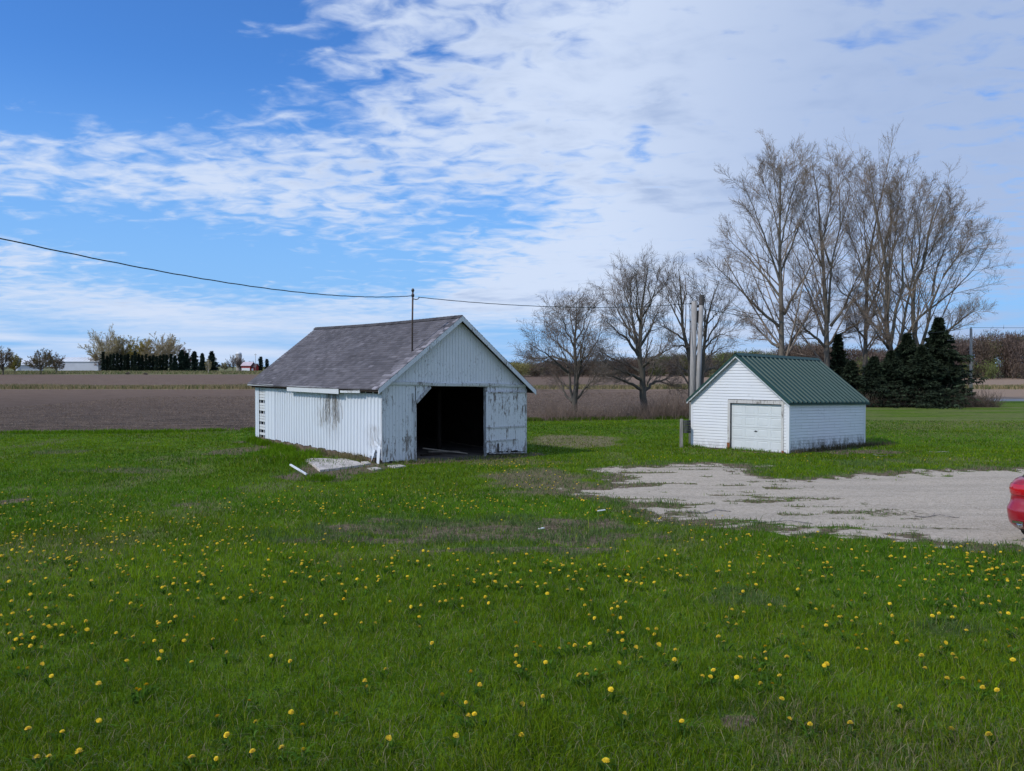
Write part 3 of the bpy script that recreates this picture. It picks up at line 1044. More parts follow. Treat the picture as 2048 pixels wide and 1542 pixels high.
def corrugated():
    m, nt, b = newmat('white_metal_siding', .55, .35)
    wc = worldco(nt)
    n1 = NOISE(nt, VMUL(nt, wc, (1, 1, .4)), 1.2, 5, .6)
    n2 = NOISE(nt, VMUL(nt, wc, (6, 6, .8)), 1.0, 6, .65)
    c = MIX(nt, n1, (.60, .65, .70), (.70, .74, .78))
    c = MIX(nt, SS(nt, n2, .58, .75, 0, .45), c, (.38, .36, .33))
    a = attr(nt, 'col')
    st = N(nt, 'SeparateColor', {0: a.outputs['Color']})
    n3 = NOISE(nt, VMUL(nt, wc, (9, 9, 2.2)), 1.0, 6, .7)
    k = MT(nt, 'MULTIPLY', MT(nt, 'SUBTRACT', 1.0, st.outputs[0]), SS(nt, n3, .42, .58))
    c = MIX(nt, k, c, (.27, .25, .22))
    nt.links.new(c, b.inputs['Base Color'])
    bump(nt, b, n1, .15, .02)
    return m


M_metal = corrugated()
M_darkwood = simple('dark_barn_wood', (.038, .03, .025), .35, 4, .9, .1, .4, (3, 3, .6))  # tone lowered to put the barn's inside shade into the wood colour
M_conc = simple('old_concrete', (.30, .275, .24), .25, 4, .95, .15, .6)
M_slab = simple('pale_concrete_slab', (.52, .47, .42), .22, 3, .95, .15, .6)
M_found = simple('brown_foundation', (.17, .13, .10), .4, 3, .95, .1, .8)
M_greywood = simple('grey_weathered_wood', (.27, .25, .225), .4, 5, .9, .15, .5, (4, 4, .4))
M_rust = simple('rusty_steel', (.09, .065, .055), .4, 12, .8, .3)
M_rustor = simple('orange_rusty_metal', (.22, .085, .035), .4, 12, .9, .2)
M_black = simple('dark_fitting', (.02, .02, .022), .2, 5, .5, .4)


def shingle_mat():
    m, nt, b = newmat('asphalt_shingles', .95, .15)
    a = attr(nt, 'col').outputs['Color']
    wc = worldco(nt)
    n1 = NOISE(nt, wc, 1.1, 5, .6)
    n2 = NOISE(nt, wc, 16, 5, .7)
    c = MIX(nt, 1.0, a, MIX(nt, n1, (.75, .75, .78), (1.2, 1.15, 1.12)), 'MULTIPLY')
    c = MIX(nt, SS(nt, n2, .60, .74, 0, .5), c, (.19, .19, .20))
    nt.links.new(c, b.inputs['Base Color'])
    bump(nt, b, n2, .5, .01)
    return m


M_shingle = shingle_mat()

# ------------------------------------------------------------------ the barn
barn = empty('barn', TB(BW / 2, BL / 2, 0))
tag(barn, 'old white barn with open doorway, peeling boards and dark shingle roof', 'barn')
OPL, OPR, OPT = 1.38, 4.55, 2.80
SL = (BR_ - BH) / (BW / 2)


def wtop(u):
    return BR_ - abs(u - BW / 2) * SL


def boardcol(rng, wear):
    return (1.0, wear, rng.rand())


rb = np.random.RandomState(5)
fw = MB(TB)
bwid = .135
u = 0.0
while u < BW - .01:
    u2 = min(u + bwid, BW)
    th = .004 * rb.rand()
    um = (u + u2) / 2
    wear = .15 + .55 * rb.rand()
    if um < .5:
        wear += .15
    for (w0, w1, kind) in ([(.02 + rb.rand() * .05, OPT, 'low'), (OPT, None, 'high')] if (um < OPL or um > OPR) else [(OPT, None, 'high')]):
        off = -.012 if kind == 'high' else 0.0
        wl = w0
        if kind == 'low' and um > OPR:
            wl = w0 + .2
        a0, a1 = (wtop(u) if w1 is None else w1), (wtop(u2) if w1 is None else w1)
        fw.col = (1.0, (wear if kind == 'low' else .25 * rb.rand() + (.25 if um > 5 else 0)), rb.rand())
        v0, v1 = off - th, .03
        nseg = 6
        zs = [wl + (1.0 * i / nseg) for i in range(nseg + 1)]
        b0 = (wl, a0)
        b1 = (wl, a1)
        for i in range(nseg):
            f0, f1 = i / nseg, (i + 1) / nseg
            low = kind == 'low'
            fw.col = (1.0, fw.col[1], fw.col[2])
            p = []
            for f in (f0, f1):
                za, zb_ = b0[0] + (b0[1] - b0[0]) * f, b1[0] + (b1[1] - b1[0]) * f
                g_u = .004
                p.append([(u + g_u, v0, za), (u2 - g_u, v0, zb_), (u2 - g_u, v1, zb_), (u + g_u, v1, za)])
            bw = fw.col[1]
            zc_ = (p[0][0][2])
            fw.col = (1.0, bw + (max(0, .9 - zc_) * .34 if low else 0), fw.col[2])
            fw.hexa(p[0] + p[1])
            fw.col = (1.0, bw, fw.col[2])
    u = u2
# boards of the clipped upper corner of the doorway
u = OPL
while u < OPL + .62:
    u2 = u + bwid
    lo0, lo1 = OPT - .60 + (u - OPL) * .95, OPT - .60 + (u2 - OPL) * .95
    if lo1 < OPT:
        fw.col = (1, .45, .5)
        fw.hexa([(u + .004, -.004, lo0), (u2 - .004, -.004, lo1), (u2 - .004, .03, lo1), (u + .004, .03, lo0),
                 (u + .004, -.004, OPT), (u2 - .004, -.004, OPT), (u2 - .004, .03, OPT), (u + .004, .03, OPT)])
    u = u2
fw.build('front_wall', M_peel, barn, col=True)

tr = MB(TB)
tr.col = (1, .5, .5)
NT = 9
for i in range(NT):
    a, b_ = .15 + (BW - .2) * i / NT, .15 + (BW - .2) * (i + 1) / NT
    o1, o2 = .018 * math.sin(i * 1.3), .018 * math.sin((i + 1) * 1.3)
    tr.hexa([(a, -.07, OPT + .02 + o1), (b_, -.07, OPT + .02 + o2), (b_, -.02, OPT + .02 + o2), (a, -.02, OPT + .02 + o1),
             (a, -.09, OPT + .12 + o1), (b_, -.09, OPT + .12 + o2), (b_, -.02, OPT + .14 + o2), (a, -.02, OPT + .14 + o1)])
tr.build('door_track', M_trim, barn, col=True)
jm = MB(TB)
jm.col = (.6, .8, .5)
jm.box(OPL - .09, OPL + .01, -.03, .10, -.02, OPT - .55)
jm.bar((OPL - .0, -.05, OPT - .62), (OPL + .60, -.05, OPT - .03), .05, .09)
jm.box(OPL - .16, OPL - .11, -.05, -.005, OPT - .95, OPT - .28)
jm.build('door_frame', M_trim, barn, col=True)
jm = MB(TB)
jm.col = (.6, .8, .5)
jm.box(OPR - .03, OPR + .05, .04, .16, 0, OPT)
jm.build('door_post', M_trim, barn, col=True)

# sliding door leaf
dl = MB(TB)
DU0, DU1, DW0, DW1 = 4.48, 6.46, .12, 2.60
u = DU0
while u < DU1 - .02:
    u2 = min(u + .12, DU1)
    zb_ = DW0 + rb.rand() * .10
    dl.col = (1, .35 + .5 * rb.rand(), rb.rand())
    for i in range(5):
        a, b_ = zb_ + (DW1 - zb_) * i / 5, zb_ + (DW1 - zb_) * (i + 1) / 5
        base = dl.col
        dl.col = (1, base[1] + (.22 if i == 0 else .08 if i in (2, 3) else 0), base[2])
        dl.box(u + .003, u2 - .003, -.075 - .004 * rb.rand(), -.045, a, b_)
        dl.col = base
    u = u2
slide = dl.build('sliding_door', M_peel, barn, col=True)
for (a, b_, z0, z1, nm) in ((DU0 + .1, DU1, DW1 - .06, DW1 + .0, 'batten'), (DU0 - .02, DU1, 1.13, 1.20, 'batten'), (DU0 - .06, DU1 - .45, .60, .66, 'batten')):
    bt = MB(TB)
    bt.col = (.7, .8, .4)
    bt.hexa([(a, -.105, z0), (b_, -.105, z0 + .02), (b_, -.078, z0 + .02), (a, -.078, z0), (a, -.105, z1), (b_, -.105, z1 + .02), (b_, -.078, z1 + .02), (a, -.078, z1)])
    bt.build(nm, M_trim, slide, col=True)
pb = MB(TB)
pb.box(DU0 + .53, DU0 + .60, -.10, -.08, .16, .52)
pb.build('patch_board', M_darkwood, slide)
hd = MB(TB)
hd.col = (.5, 1.0, .3)
hd.bar((DU0 + .13, -.1, .14), (DU1 - .05, -.1, .10), .03, .05)
hd.build('bottom_rail', M_trim, slide, col=True)

# left side: ribbed metal sheets
def ribbed(v0, v1, pitch, rw, rh, w0, w1, stainf):
    """vertical ribs along the left wall, outward = -u; returns grid mesh"""
    prof = []
    v = v0
    while v < v1 - 1e-6:
        prof += [(v, 0), (v + pitch - rw * 1.6, 0), (v + pitch - rw * 1.2, rh), (v + pitch - rw * .4, rh)]
        v += pitch
    prof.append((v1, 0))
    prof = [(min(a, v1), r) for a, r in prof]
    NW = 16
    V, F, C = [], [], []
    for j in range(NW + 1):
        ww = w0 + (w1 - w0) * j / NW
        for a, r in prof:
            # dents near the torn front corner
            crush = math.exp(-((a - .3) / .45) ** 2 - ((ww - .3) / .45) ** 2)
            out_ = -.03 - r * (1 - crush) - crush * .10 * math.sin(a * 17 + ww * 11) - .012 * math.sin(a * .9 + ww) * 1.0
            dw = 0
            if j == 0:
                dw = .025 * math.sin(a * 5.1) + .02 * math.sin(a * 13)
            V.append(TB(out_, a, ww + dw))
            C.append(stainf(a, ww))
    m_ = len(prof)
    for j in range(NW):
        for i in range(m_ - 1):
            F.append((j * m_ + i, (j + 1) * m_ + i, (j + 1) * m_ + i + 1, j * m_ + i + 1))
    return V, F, C


def stain(a, ww):
    s = math.exp(-((a - 4.15) / .55) ** 2) * (1 if ww > 1.0 else max(0, (ww - .4) / .6))
    s2 = math.exp(-((a - 5.2) / .5) ** 2) * (.8 if 1.0 < ww < 2.2 else 0)
    s3 = math.exp(-((a - .6) / .5) ** 2) * (.8 if .5 < ww < 1.4 else 0) + .5 * math.exp(-((a - .3) / .5) ** 2) * (ww > 2.5)
    s4 = .25 if ww > 2.6 else 0
    k = 1 - min(1, max(s * .62, s2 * .7, s3 * .6, s4))
    return (k, k, k)


V, F, C = ribbed(0.02, 10.5, .283, .065, .042, .14, 2.66, stain)
o = rawmesh('ribbed_siding', np.array(V), F, M_metal, barn, colors=np.array(C))
fl = MB(TB)
for a, b_ in ((10.52, 10.93), (10.94, 11.36), (11.37, 11.78), (12.62, 12.85), (12.86, 13.10)):
    fl.box(-.045, -.03, a, b_, .12, 2.68)
    fl.col = (1, 1, 1)
    fl.box(-.058, -.045, b_ - .035, b_ - .012, .12, 2.68)
fl.build('flat_siding', M_metal, barn, col=True)
# lath boards where the siding is missing
lt = MB(TB)
z = .12
i = 0
while z < 2.7:
    miss = i in (0, 2, 5, 9, 13)
    lt.col = (.9, .6 if z < 1.4 else .1, .5)
    if not miss:
        lt.box(-.01, .02, 11.78, 12.62, z, z + .112)
    z += .128
    i += 1
for vv in (11.80, 12.15, 12.58):
    lt.box(.025, .08, vv, vv + .05, .1, 2.7)
lt.build('lath_boards', M_peel, barn, col=True)

# eave: fascia boards, some hanging or broken away
fc = MB(TB)
for (a, b_, z0, z1, uo, wr_) in ((13.4, 10.0, 2.60, 2.68, -.30, .0), (10.0, 8.3, 2.60, 2.66, -.28, .3), (8.3, 3.0, 2.42, 2.66, -.30, .1)):
    fc.col = (1, wr_, .5)
    fc.box(uo - .02, uo, b_, a, z0, z1)
fc.col = (1, .5, .5)
fc.hexa([(-.30, 1.2, 2.50), (-.28, 1.2, 2.50), (-.28, 2.9, 2.47), (-.30, 2.9, 2.47), (-.30, 1.2, 2.62), (-.28, 1.2, 2.62), (-.28, 2.9, 2.56), (-.30, 2.9, 2.56)])
fc.build('fascia', M_trim, barn, col=True)
sf = MB(TB)
v = .1
while v < BL:
    sf.box(-.27, .0, v, v + .05, 2.50, 2.58)
    v += .61
sf.box(-.02, .02, 0, BL, 2.62, 2.75)
sf.build('rafter_ends', M_darkwood, barn)

# corner boards
cb = MB(TB)
cb.col = (.8, .7, .5)
cb.box(-.035, .02, -.03, .10, .1, 2.75)
cb.box(BW - .05, BW + .03, -.03, .05, .05, 2.72)
cb.build('corner_board', M_trim, barn, col=True)

# right and back walls, dark lining added to keep the inside black
rw = MB(TB)
v = 0
while v < BL:
    rw.col = (1, .5 * rb.rand(), rb.rand())
    rw.box(BW, BW + .03, v + .003, min(v + .2, BL) - .003, .05, 2.75)
    v += .2
u = 0
while u < BW:
    u2 = min(u + .2, BW)
    rw.hexa([(u + .003, BL, .05), (u2 - .003, BL, .05), (u2 - .003, BL + .03, .05), (u + .003, BL + .03, .05),
             (u + .003, BL, wtop(u)), (u2 - .003, BL, wtop(u2)), (u2 - .003, BL + .03, wtop(u2)), (u + .003, BL + .03, wtop(u))])
    u = u2
rw.build('rear_wall', M_peel, barn, col=True)
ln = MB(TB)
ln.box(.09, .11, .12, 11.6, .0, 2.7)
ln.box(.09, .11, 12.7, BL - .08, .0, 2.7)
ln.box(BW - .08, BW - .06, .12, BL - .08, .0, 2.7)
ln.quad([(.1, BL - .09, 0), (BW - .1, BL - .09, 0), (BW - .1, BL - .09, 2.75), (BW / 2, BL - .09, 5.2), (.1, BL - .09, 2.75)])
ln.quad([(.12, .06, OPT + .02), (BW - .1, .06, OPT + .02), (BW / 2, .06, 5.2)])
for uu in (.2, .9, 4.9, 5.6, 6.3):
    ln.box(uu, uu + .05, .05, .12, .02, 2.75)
ln.build('added_dark_lining', M_darkwood, barn)
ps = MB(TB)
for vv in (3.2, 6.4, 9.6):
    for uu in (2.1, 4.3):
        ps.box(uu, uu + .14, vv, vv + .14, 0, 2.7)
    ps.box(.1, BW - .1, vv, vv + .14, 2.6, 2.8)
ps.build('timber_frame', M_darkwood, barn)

fd = MB(TB)
fd.box(-.02, .3, .05, BL, -.5, .13)
fd.box(BW - .1, BW + .02, 0, BL, -.5, .06)
fd.box(0, BW, BL - .2, BL + .02, -.5, .06)
fd.box(.05, OPL, .0, .25, -.5, .0)
fd.box(OPR, BW - .12, .02, .25, -.5, .05)
fd.build('foundation', M_found, barn)
fs = MB(TB)
fs.box(.31, BW - .12, .26, BL - .25, -.4, .02)
fs.box(OPL + .02, OPR - .02, -.35, .25, -.4, .01)
fs.build('floor_slab', simple('shade_dark_barn_floor', (.13, .115, .10), .35, 2, .95, .1, .5), barn)  # concrete darkened, the shade inside the barn is put into its colour

# roof
rf = MB(TB)
OVE, OVR = .30, .28          # overhang at eaves and at the gables
for s in (-1, 1):
    ue = -OVE if s < 0 else BW + OVE
    um = BW / 2

    def wr(u_):
        return BR_ - abs(u_ - um) * SL - .055
    rf.hexa([(ue, -OVR, wr(ue)), (um, -OVR, wr(um)), (um, BL + OVR, wr(um)), (ue, BL + OVR, wr(ue)),
             (ue, -OVR, wr(ue) + .05), (um, -OVR, wr(um) + .05), (um, BL + OVR, wr(um) + .05), (ue, BL + OVR, wr(ue) + .05)])
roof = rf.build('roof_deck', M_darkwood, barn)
sh = MB(TB)
for s in (-1, 1):
    ue = (-OVE - .03) if s < 0 else BW + OVE + .03
    run = abs(ue - BW / 2)
    rows = 31
    for r in range(rows):
        f0, f1 = r / rows, min(1.0, (r + 1.15) / rows)
        v = -OVR - .03 - rb.rand() * .15
        while v < BL + OVR:
            wv = .26 + .14 * rb.rand()
            v2 = min(v + wv, BL + OVR + .03)
            va = max(v, -OVR - .03)
            if v2 - va < .02:
                v = v2
                continue
            t = (.092 + .050 * rb.rand()) * (.88 + .24 * float(fbm(np.array([v * 1.2]), np.array([r * .35]), 1.0, 58)[0]))
            if rb.rand() < .035:
                t *= 1.35
            edge = math.exp(-(va + OVR) / .35) if s < 0 else 0
            big_ = .75 + .5 * float(fbm(np.array([v * .4]), np.array([r * .12]), 1.0, 55)[0])
            col = np.array([1.02, .95, .97]) * t * big_ * (1 + 1.2 * edge * (rb.rand() > .35))
            sh.col = tuple(col * np.array([.99, 1.02, 1.08]))
            sag = .045 * math.sin(math.pi * max(0, min(1, va / BL)))
            l0, l1 = .020 + .010 * rb.rand(), .008
            q_ = []
            for f, l in ((f0, l0), (f1, l1)):
                uu = ue + (BW / 2 - ue) * f
                wz = BR_ - abs(uu - BW / 2) * SL + .07 + l - sag
                q_.append([(uu, va, wz), (uu, v2 - .004, wz)])
            sh.quad([q_[0][0], q_[0][1], q_[1][1], q_[1][0]])
            lowz = .016
            p0, p1 = q_[0]
            sh.quad([p0, p1, (p1[0], p1[1], p1[2] - l0 - lowz), (p0[0], p0[1], p0[2] - l0 - lowz)])
            v = v2
sh.build('shingles', M_shingle, barn, col=True)
rc = MB(TB)
v = -OVR
while v < BL + OVR:
    sag = .045 * math.sin(math.pi * max(0, min(1, v / BL)))
    t = .055 + .04 * rb.rand()
    rc.col = (t, t * .95, t * .97)
    z0 = BR_ + .115 - sag
    for s in (-1, 1):
        rc.quad([(BW / 2, v, z0), (BW / 2, v + .29, z0 + .006), (BW / 2 + s * .16, v + .29, z0 - .16 * SL + .006), (BW / 2 + s * .16, v, z0 - .16 * SL)])
    v += .27
rc.build('ridge_cap', M_shingle, barn, col=True)
for s in (-1, 1):
    rk = MB(TB)
    ue = -OVE if s < 0 else BW + OVE
    NS = 8
    for i in range(NS):
        fa, fb_ = i / NS, (i + 1) / NS
        ua, ub = ue + (BW / 2 - ue) * fa, ue + (BW / 2 - ue) * fb_
        za, zb2 = BR_ - abs(ua - BW / 2) * SL, BR_ - abs(ub - BW / 2) * SL
        rk.col = (1, .15 + .5 * rb.rand(), .5)
        rk.hexa([(ua, -OVR - .03, za - .12), (ub, -OVR - .03, zb2 - .12), (ub, -OVR, zb2 - .12), (ua, -OVR, za - .12),
                 (ua, -OVR - .03, za + .07), (ub, -OVR - .03, zb2 + .07), (ub, -OVR, zb2 + .07), (ua, -OVR, za + .07)])
    rk.build('rake_board', M_trim, barn, col=True)

# bent sheet at the torn bottom corner of the siding
tn = MB(TB)
tn.quad([(-.07, .02, .55), (-.13, .02, -.02), (-.17, .14, -.04), (-.10, .22, .52)])
tn.quad([(-.10, .55, .50), (-.20, .18, .46), (-.26, .35, .05), (-.12, .62, .12)])
tn.quad([(-.05, .9, .15), (-.14, .6, .35), (-.2, .75, .05)])
tn.build('torn_sheet', M_metal, barn, col=True)

# mast on the roof
MU, MV = 1.46, .4
mb0 = np.array(TB(MU, MV, wtop(MU) + .05))
mast = empty('roof_mast', mb0)
tag(mast, 'thin rusty steel mast standing on the dark shingle roof carrying the wire', 'mast')
mt = MB()
mtop = mb0 + np.array([0.03, 0, 2.27])
mt.tube([mb0 - np.array([0, 0, .1]), mb0 + np.array([.01, 0, 1.2]), mtop], .032, 8)
mt.build('pole', M_rust, mast, smooth=True)
mt = MB()
mt.tube([mtop + np.array([0, 0, -.02]), mtop + np.array([0, 0, .04]), mtop + np.array([0, 0, .10])], [.045, .06, .03], 8)
mt.build('cap', M_black, mast)
mt = MB()
ba = mtop + np.array([.0, 0, -.28])
mt.tube([ba, ba + np.array([.12, .02, -.03]), ba + np.array([.2, .03, .0]), ba + np.array([.24, .04, .07])], .018, 6)
mt.tube([ba + np.array([-.05, 0, .12]), ba + np.array([.05, 0, .12])], .05, 8)
mt.build('insulator_bracket', M_black, mast)

# dead vine on the side wall
vn = MB(TB)
for k in range(30):
    v = 3.55 + rs.rand() * .35 if k % 2 else 4.0 + rs.rand() * .9
    v = 4.2 + rs.randn() * .28
    zz = 2.62
    pl = [(-.075, v, zz)]
    for j in range(9):
        v += rs.randn() * .06 + (v - 4.2) * .05
        zz -= .12 + .1 * rs.rand()
        pl.append((-.075 - .02 * rs.rand(), v, zz))
        if zz < .9 + rs.rand() * .8:
            break
    vn.tube(pl, .0065, 3, caps=False)
o = vn.build('dead_vine', M_greywood)
tag(o, 'brown dead vine clinging to the white ribbed barn wall', 'vine')

# loose timber inside the barn
def plank(name, a, b_, wx, wz, mat, label, cat='plank', T=TB):
    m_ = MB(T)
    m_.bar(a, b_, wx, wz)
    o_ = m_.build(name, mat)
    tag(o_, label, cat)
    return o_


M_boards = simple('bare_boards', (.30, .26, .21), .3, 5, .9, .1)
plank('plank', (2.6, 1.6, .3), (4.3, 1.0, .06), .14, .04, M_boards, 'pale plank leaning low over others inside the barn doorway')
plank('plank', (3.2, 2.2, .08), (4.5, 1.9, .05), .18, .05, M_boards, 'pale flat board lying on the dark barn floor furthest inside')
plank('plank', (2.3, 1.2, .07), (3.3, 1.35, .07), .12, .05, M_darkwood, 'dark short board lying nearest the doorway on the barn floor')
def bucket(u_, v_, r, h, label):
    m_ = MB(TB)
    m_.tube([(u_, v_, .03), (u_, v_, .03 + h * .9), (u_, v_, .03 + h)], [r * .85, r, r * 1.06], 12)
    o_ = m_.build('bucket', M_conc)
    tag(o_, label, 'bucket')


bucket(1.9, 2.6, .15, .38, 'pale tall bucket standing on the left side of the dark barn floor')
bucket(2.75, 3.0, .12, .25, 'small pale bucket standing in the middle of the dark barn floor')

# slab, pieces by the barn
def groundslab(name, poly, th, mat, label, cat):
    V = []
    for (px, py) in poly:
        g = G(px, py)
        V.append((g[0], g[1], g[2] + th))
    n_ = len(V)
    zt = np.mean([v[2] for v in V])
    top = [(v[0], v[1], v[2]) for v in V]
    bot = [(v[0], v[1], v[2] - th - .1) for v in V]
    F = [tuple(range(n_)), tuple(range(n_, 2 * n_))[::-1]] + [(i, n_ + i, n_ + (i + 1) % n_, (i + 1) % n_) for i in range(n_)]
    o_ = rawmesh(name, np.array(top + bot), F, mat)
    tag(o_, label, cat)


groundslab('concrete_slab', [(610, 923), (624, 920), (690, 921), (716, 927), (727, 933), (668, 941), (640, 944), (628, 934)], .07, M_slab, 'pale broken concrete slab lying in dirt beside the ribbed barn wall', 'slab')
groundslab('paving_stone', [(735, 938), (752, 936), (765, 939), (748, 942)], .04, M_slab, 'small pale stone piece by the front left barn corner', 'stone')
groundslab('paving_stone', [(775, 933), (800, 931), (812, 934), (790, 937)], .04, M_slab, 'flat pale stone lying below the peeling left front panel of the barn', 'stone')
groundslab('paving_stone', [(722, 926), (735, 925), (742, 929), (728, 931)], .05, M_slab, 'small pale stone between the concrete slab and the barn wall', 'stone')
a, b_ = G(581, 939), G(613, 952)
gt = MB()
gt.bar(a + np.array([0, 0, .16]), b_ + np.array([0, 0, .05]), .06, .045)
tag(gt.build('downspout', simple('white_enamel', (.78, .80, .82), .05, 3, .5)), 'white fallen downspout lying in the grass beside the concrete slab', 'downspout')
for (px, py, l, lab) in ((1203, 1026, .17, 'small white scrap lying on the grass at the gravel edge'), (1083, 1063, .10, 'small pale scrap lying on the bare brown patch')):
    c = G(px, py)
    q_ = MB()
    q_.bar(c + np.array([-l / 2, 0, .045]), c + np.array([l / 2, .05, .06]), .05, .015)
    tag(q_.build('paper_scrap', simple('white_paper', (.7, .72, .72), .05, 3, .7)), lab, 'litter')

# ------------------------------------------------------------------ the garage
def vinyl(name, dirt):
    m, nt, b = newmat(name, .55, .3)
    wc = worldco(nt)
    n1 = NOISE(nt, wc, 1.5, 4, .6)
    c = MIX(nt, n1, (.70, .71, .73), (.78, .79, .80))
    if dirt:
        a = attr(nt, 'col')
        s = N(nt, 'SeparateColor', {0: a.outputs['Color']})
        n2 = NOISE(nt, VMUL(nt, wc, (5, 5, 2.5)), 1.0, 7, .7)
        k = MT(nt, 'MULTIPLY', MT(nt, 'SUBTRACT', 1.0, s.outputs[0]), SS(nt, n2, .36, .62))
        c = MIX(nt, k, c, (.17, .165, .13))
        k2 = SS(nt, NOISE(nt, wc, 2.2, 6, .7), .60, .70, 0, .35)
        c = MIX(nt, k2, c, (.45, .45, .44))
    nt.links.new(c, b.inputs['Base Color'])
    return m


M_vin = vinyl('white_lap_siding', False)
M_vind = vinyl('soiled_lap_siding', True)
garage = empty('garage', TG(GW / 2, GL / 2, 0))
tag(garage, 'small white garage with green ribbed metal roof and panelled overhead door', 'garage')
GRH = 1.92
GSL = GRH / (GW / 2)


def gtop(u_):
    return GH + GRH - abs(u_ - GW / 2) * GSL


DL0, DL1, DT = .30, 2.55, 2.00        # overhead door opening, measured from the near corner
# find the door edges from the photograph's columns
def ufront(px):
    o_ = (px - 1024) / FPX
    return (GA_[0] - o_ * GA_[1]) / (math.cos(aG) + o_ * math.sin(aG))


DL0, DL1 = ufront(1565), ufront(1462)
lap = .125
lw = MB(TG)
z = .06
while z < GH + GRH:
    z2 = z + lap
    segs = []
    if z2 <= GH + .02:
        u_lo0 = u_lo1 = 0.0
        u_hi0 = u_hi1 = GW
    else:
        u_lo0 = max(0, GW / 2 - (GH + GRH - z) / GSL)
        u_lo1 = max(0, GW / 2 - (GH + GRH - z2) / GSL)
        u_hi0, u_hi1 = GW - u_lo0, GW - u_lo1
        if z2 > GH + GRH:
            break
    if z < DT + .08:
        segs = [(u_lo0, u_lo1, DL0 - .10, DL0 - .10), (DL1 + .12, DL1 + .12, u_hi0, u_hi1)]
    else:
        segs = [(u_lo0, u_lo1, u_hi0, u_hi1)]
    for a0, a1, c0, c1 in segs:
        if c0 - a0 < .02:
            continue
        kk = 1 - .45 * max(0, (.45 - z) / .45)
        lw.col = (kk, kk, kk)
        za_ = z + lap * .70
        am, cm = a0 + (a1 - a0) * .7, c0 + (c1 - c0) * .7
        lw.quad([(a0, -.040, z), (c0, -.040, z), (cm, -.030, za_), (am, -.030, za_)])
        lw.quad([(am, -.030, za_), (cm, -.030, za_), (c1, -.004, z2), (a1, -.004, z2)])
        lw.quad([(a0, -.040, z), (a0, -.004, z), (c0, -.004, z), (c0, -.040, z)])
    z = z2
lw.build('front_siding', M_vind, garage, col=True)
ls = MB(TG)
z = .02
while z < GH - .02:
    z2 = z + lap
    NSg = 14
    for i in range(NSg):
        v0, v1 = GL * i / NSg, GL * (i + 1) / NSg
        for side, uo in ((-1, 0),):
            d0 = .030 + .004 * math.sin(i * 2.1 + z * 9)
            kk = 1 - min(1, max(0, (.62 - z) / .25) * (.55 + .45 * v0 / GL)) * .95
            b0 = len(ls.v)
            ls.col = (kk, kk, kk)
            d0 += .010
            za_ = z + lap * .70
            ls.quad([(-d0, v0, z), (-.030, v0, za_), (-.030, v1, za_), (-d0, v1, z)])
            ls.quad([(-.030, v0, za_), (-.004, v0, z2), (-.004, v1, z2), (-.030, v1, za_)])
            ls.quad([(-d0, v0, z), (-d0, v1, z), (-.006, v1, z), (-.006, v0, z)])
    z = z2
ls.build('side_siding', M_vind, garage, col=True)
lr = MB(TG)
z = .06
while z < GH - .02:
    z2 = z + lap
    lr.quad([(GW + .03, 0, z), (GW + .03, GL, z), (GW + .008, GL, z2), (GW + .008, 0, z2)])
    lr.quad([(0, GL + .03, z), (0, GL + .008, z2), (GW, GL + .008, z2), (GW, GL + .03, z)])
    z = z2
lr.quad([(0, GL + .01, GH), (GW / 2, GL + .01, GH + GRH), (GW, GL + .01, GH)])
lr.build('rear_siding', M_vin, garage)
gw = MB(TG)
gw.box(.0, .06, .0, GL, .0, GH)
gw.box(GW - .06, GW, .0, GL, .0, GH)
gw.box(.07, DL0 - .02, .0, .08, .0, GH)
gw.box(DL1 + .02, GW - .07, .0, .08, .0, GH)
gw.box(DL0 - .02, DL1 + .02, .0, .06, DT + .02, GH)
gw.build('wall_frame', M_darkwood, garage)
cp = MB(TG)
cp.box(-.055, .0, -.05, .07, .02, GH - .02)
cp.box(.0, .09, -.045, -.032, .02, GH - .04)
cp.build('corner_trim', M_vin, garage)
cp = MB(TG)
cp.box(GW - .05, GW + .045, -.045, -.032, .02, GH - .02)
cp.box(GW + .032, GW + .045, -.03, .07, .02, GH - .02)
cp.build('corner_trim', M_vin, garage)
cp = MB(TG)
cp.box(-.05, -.032, GL - .08, GL + .03, .02, GH - .02)
cp.build('corner_trim', M_vin, garage)
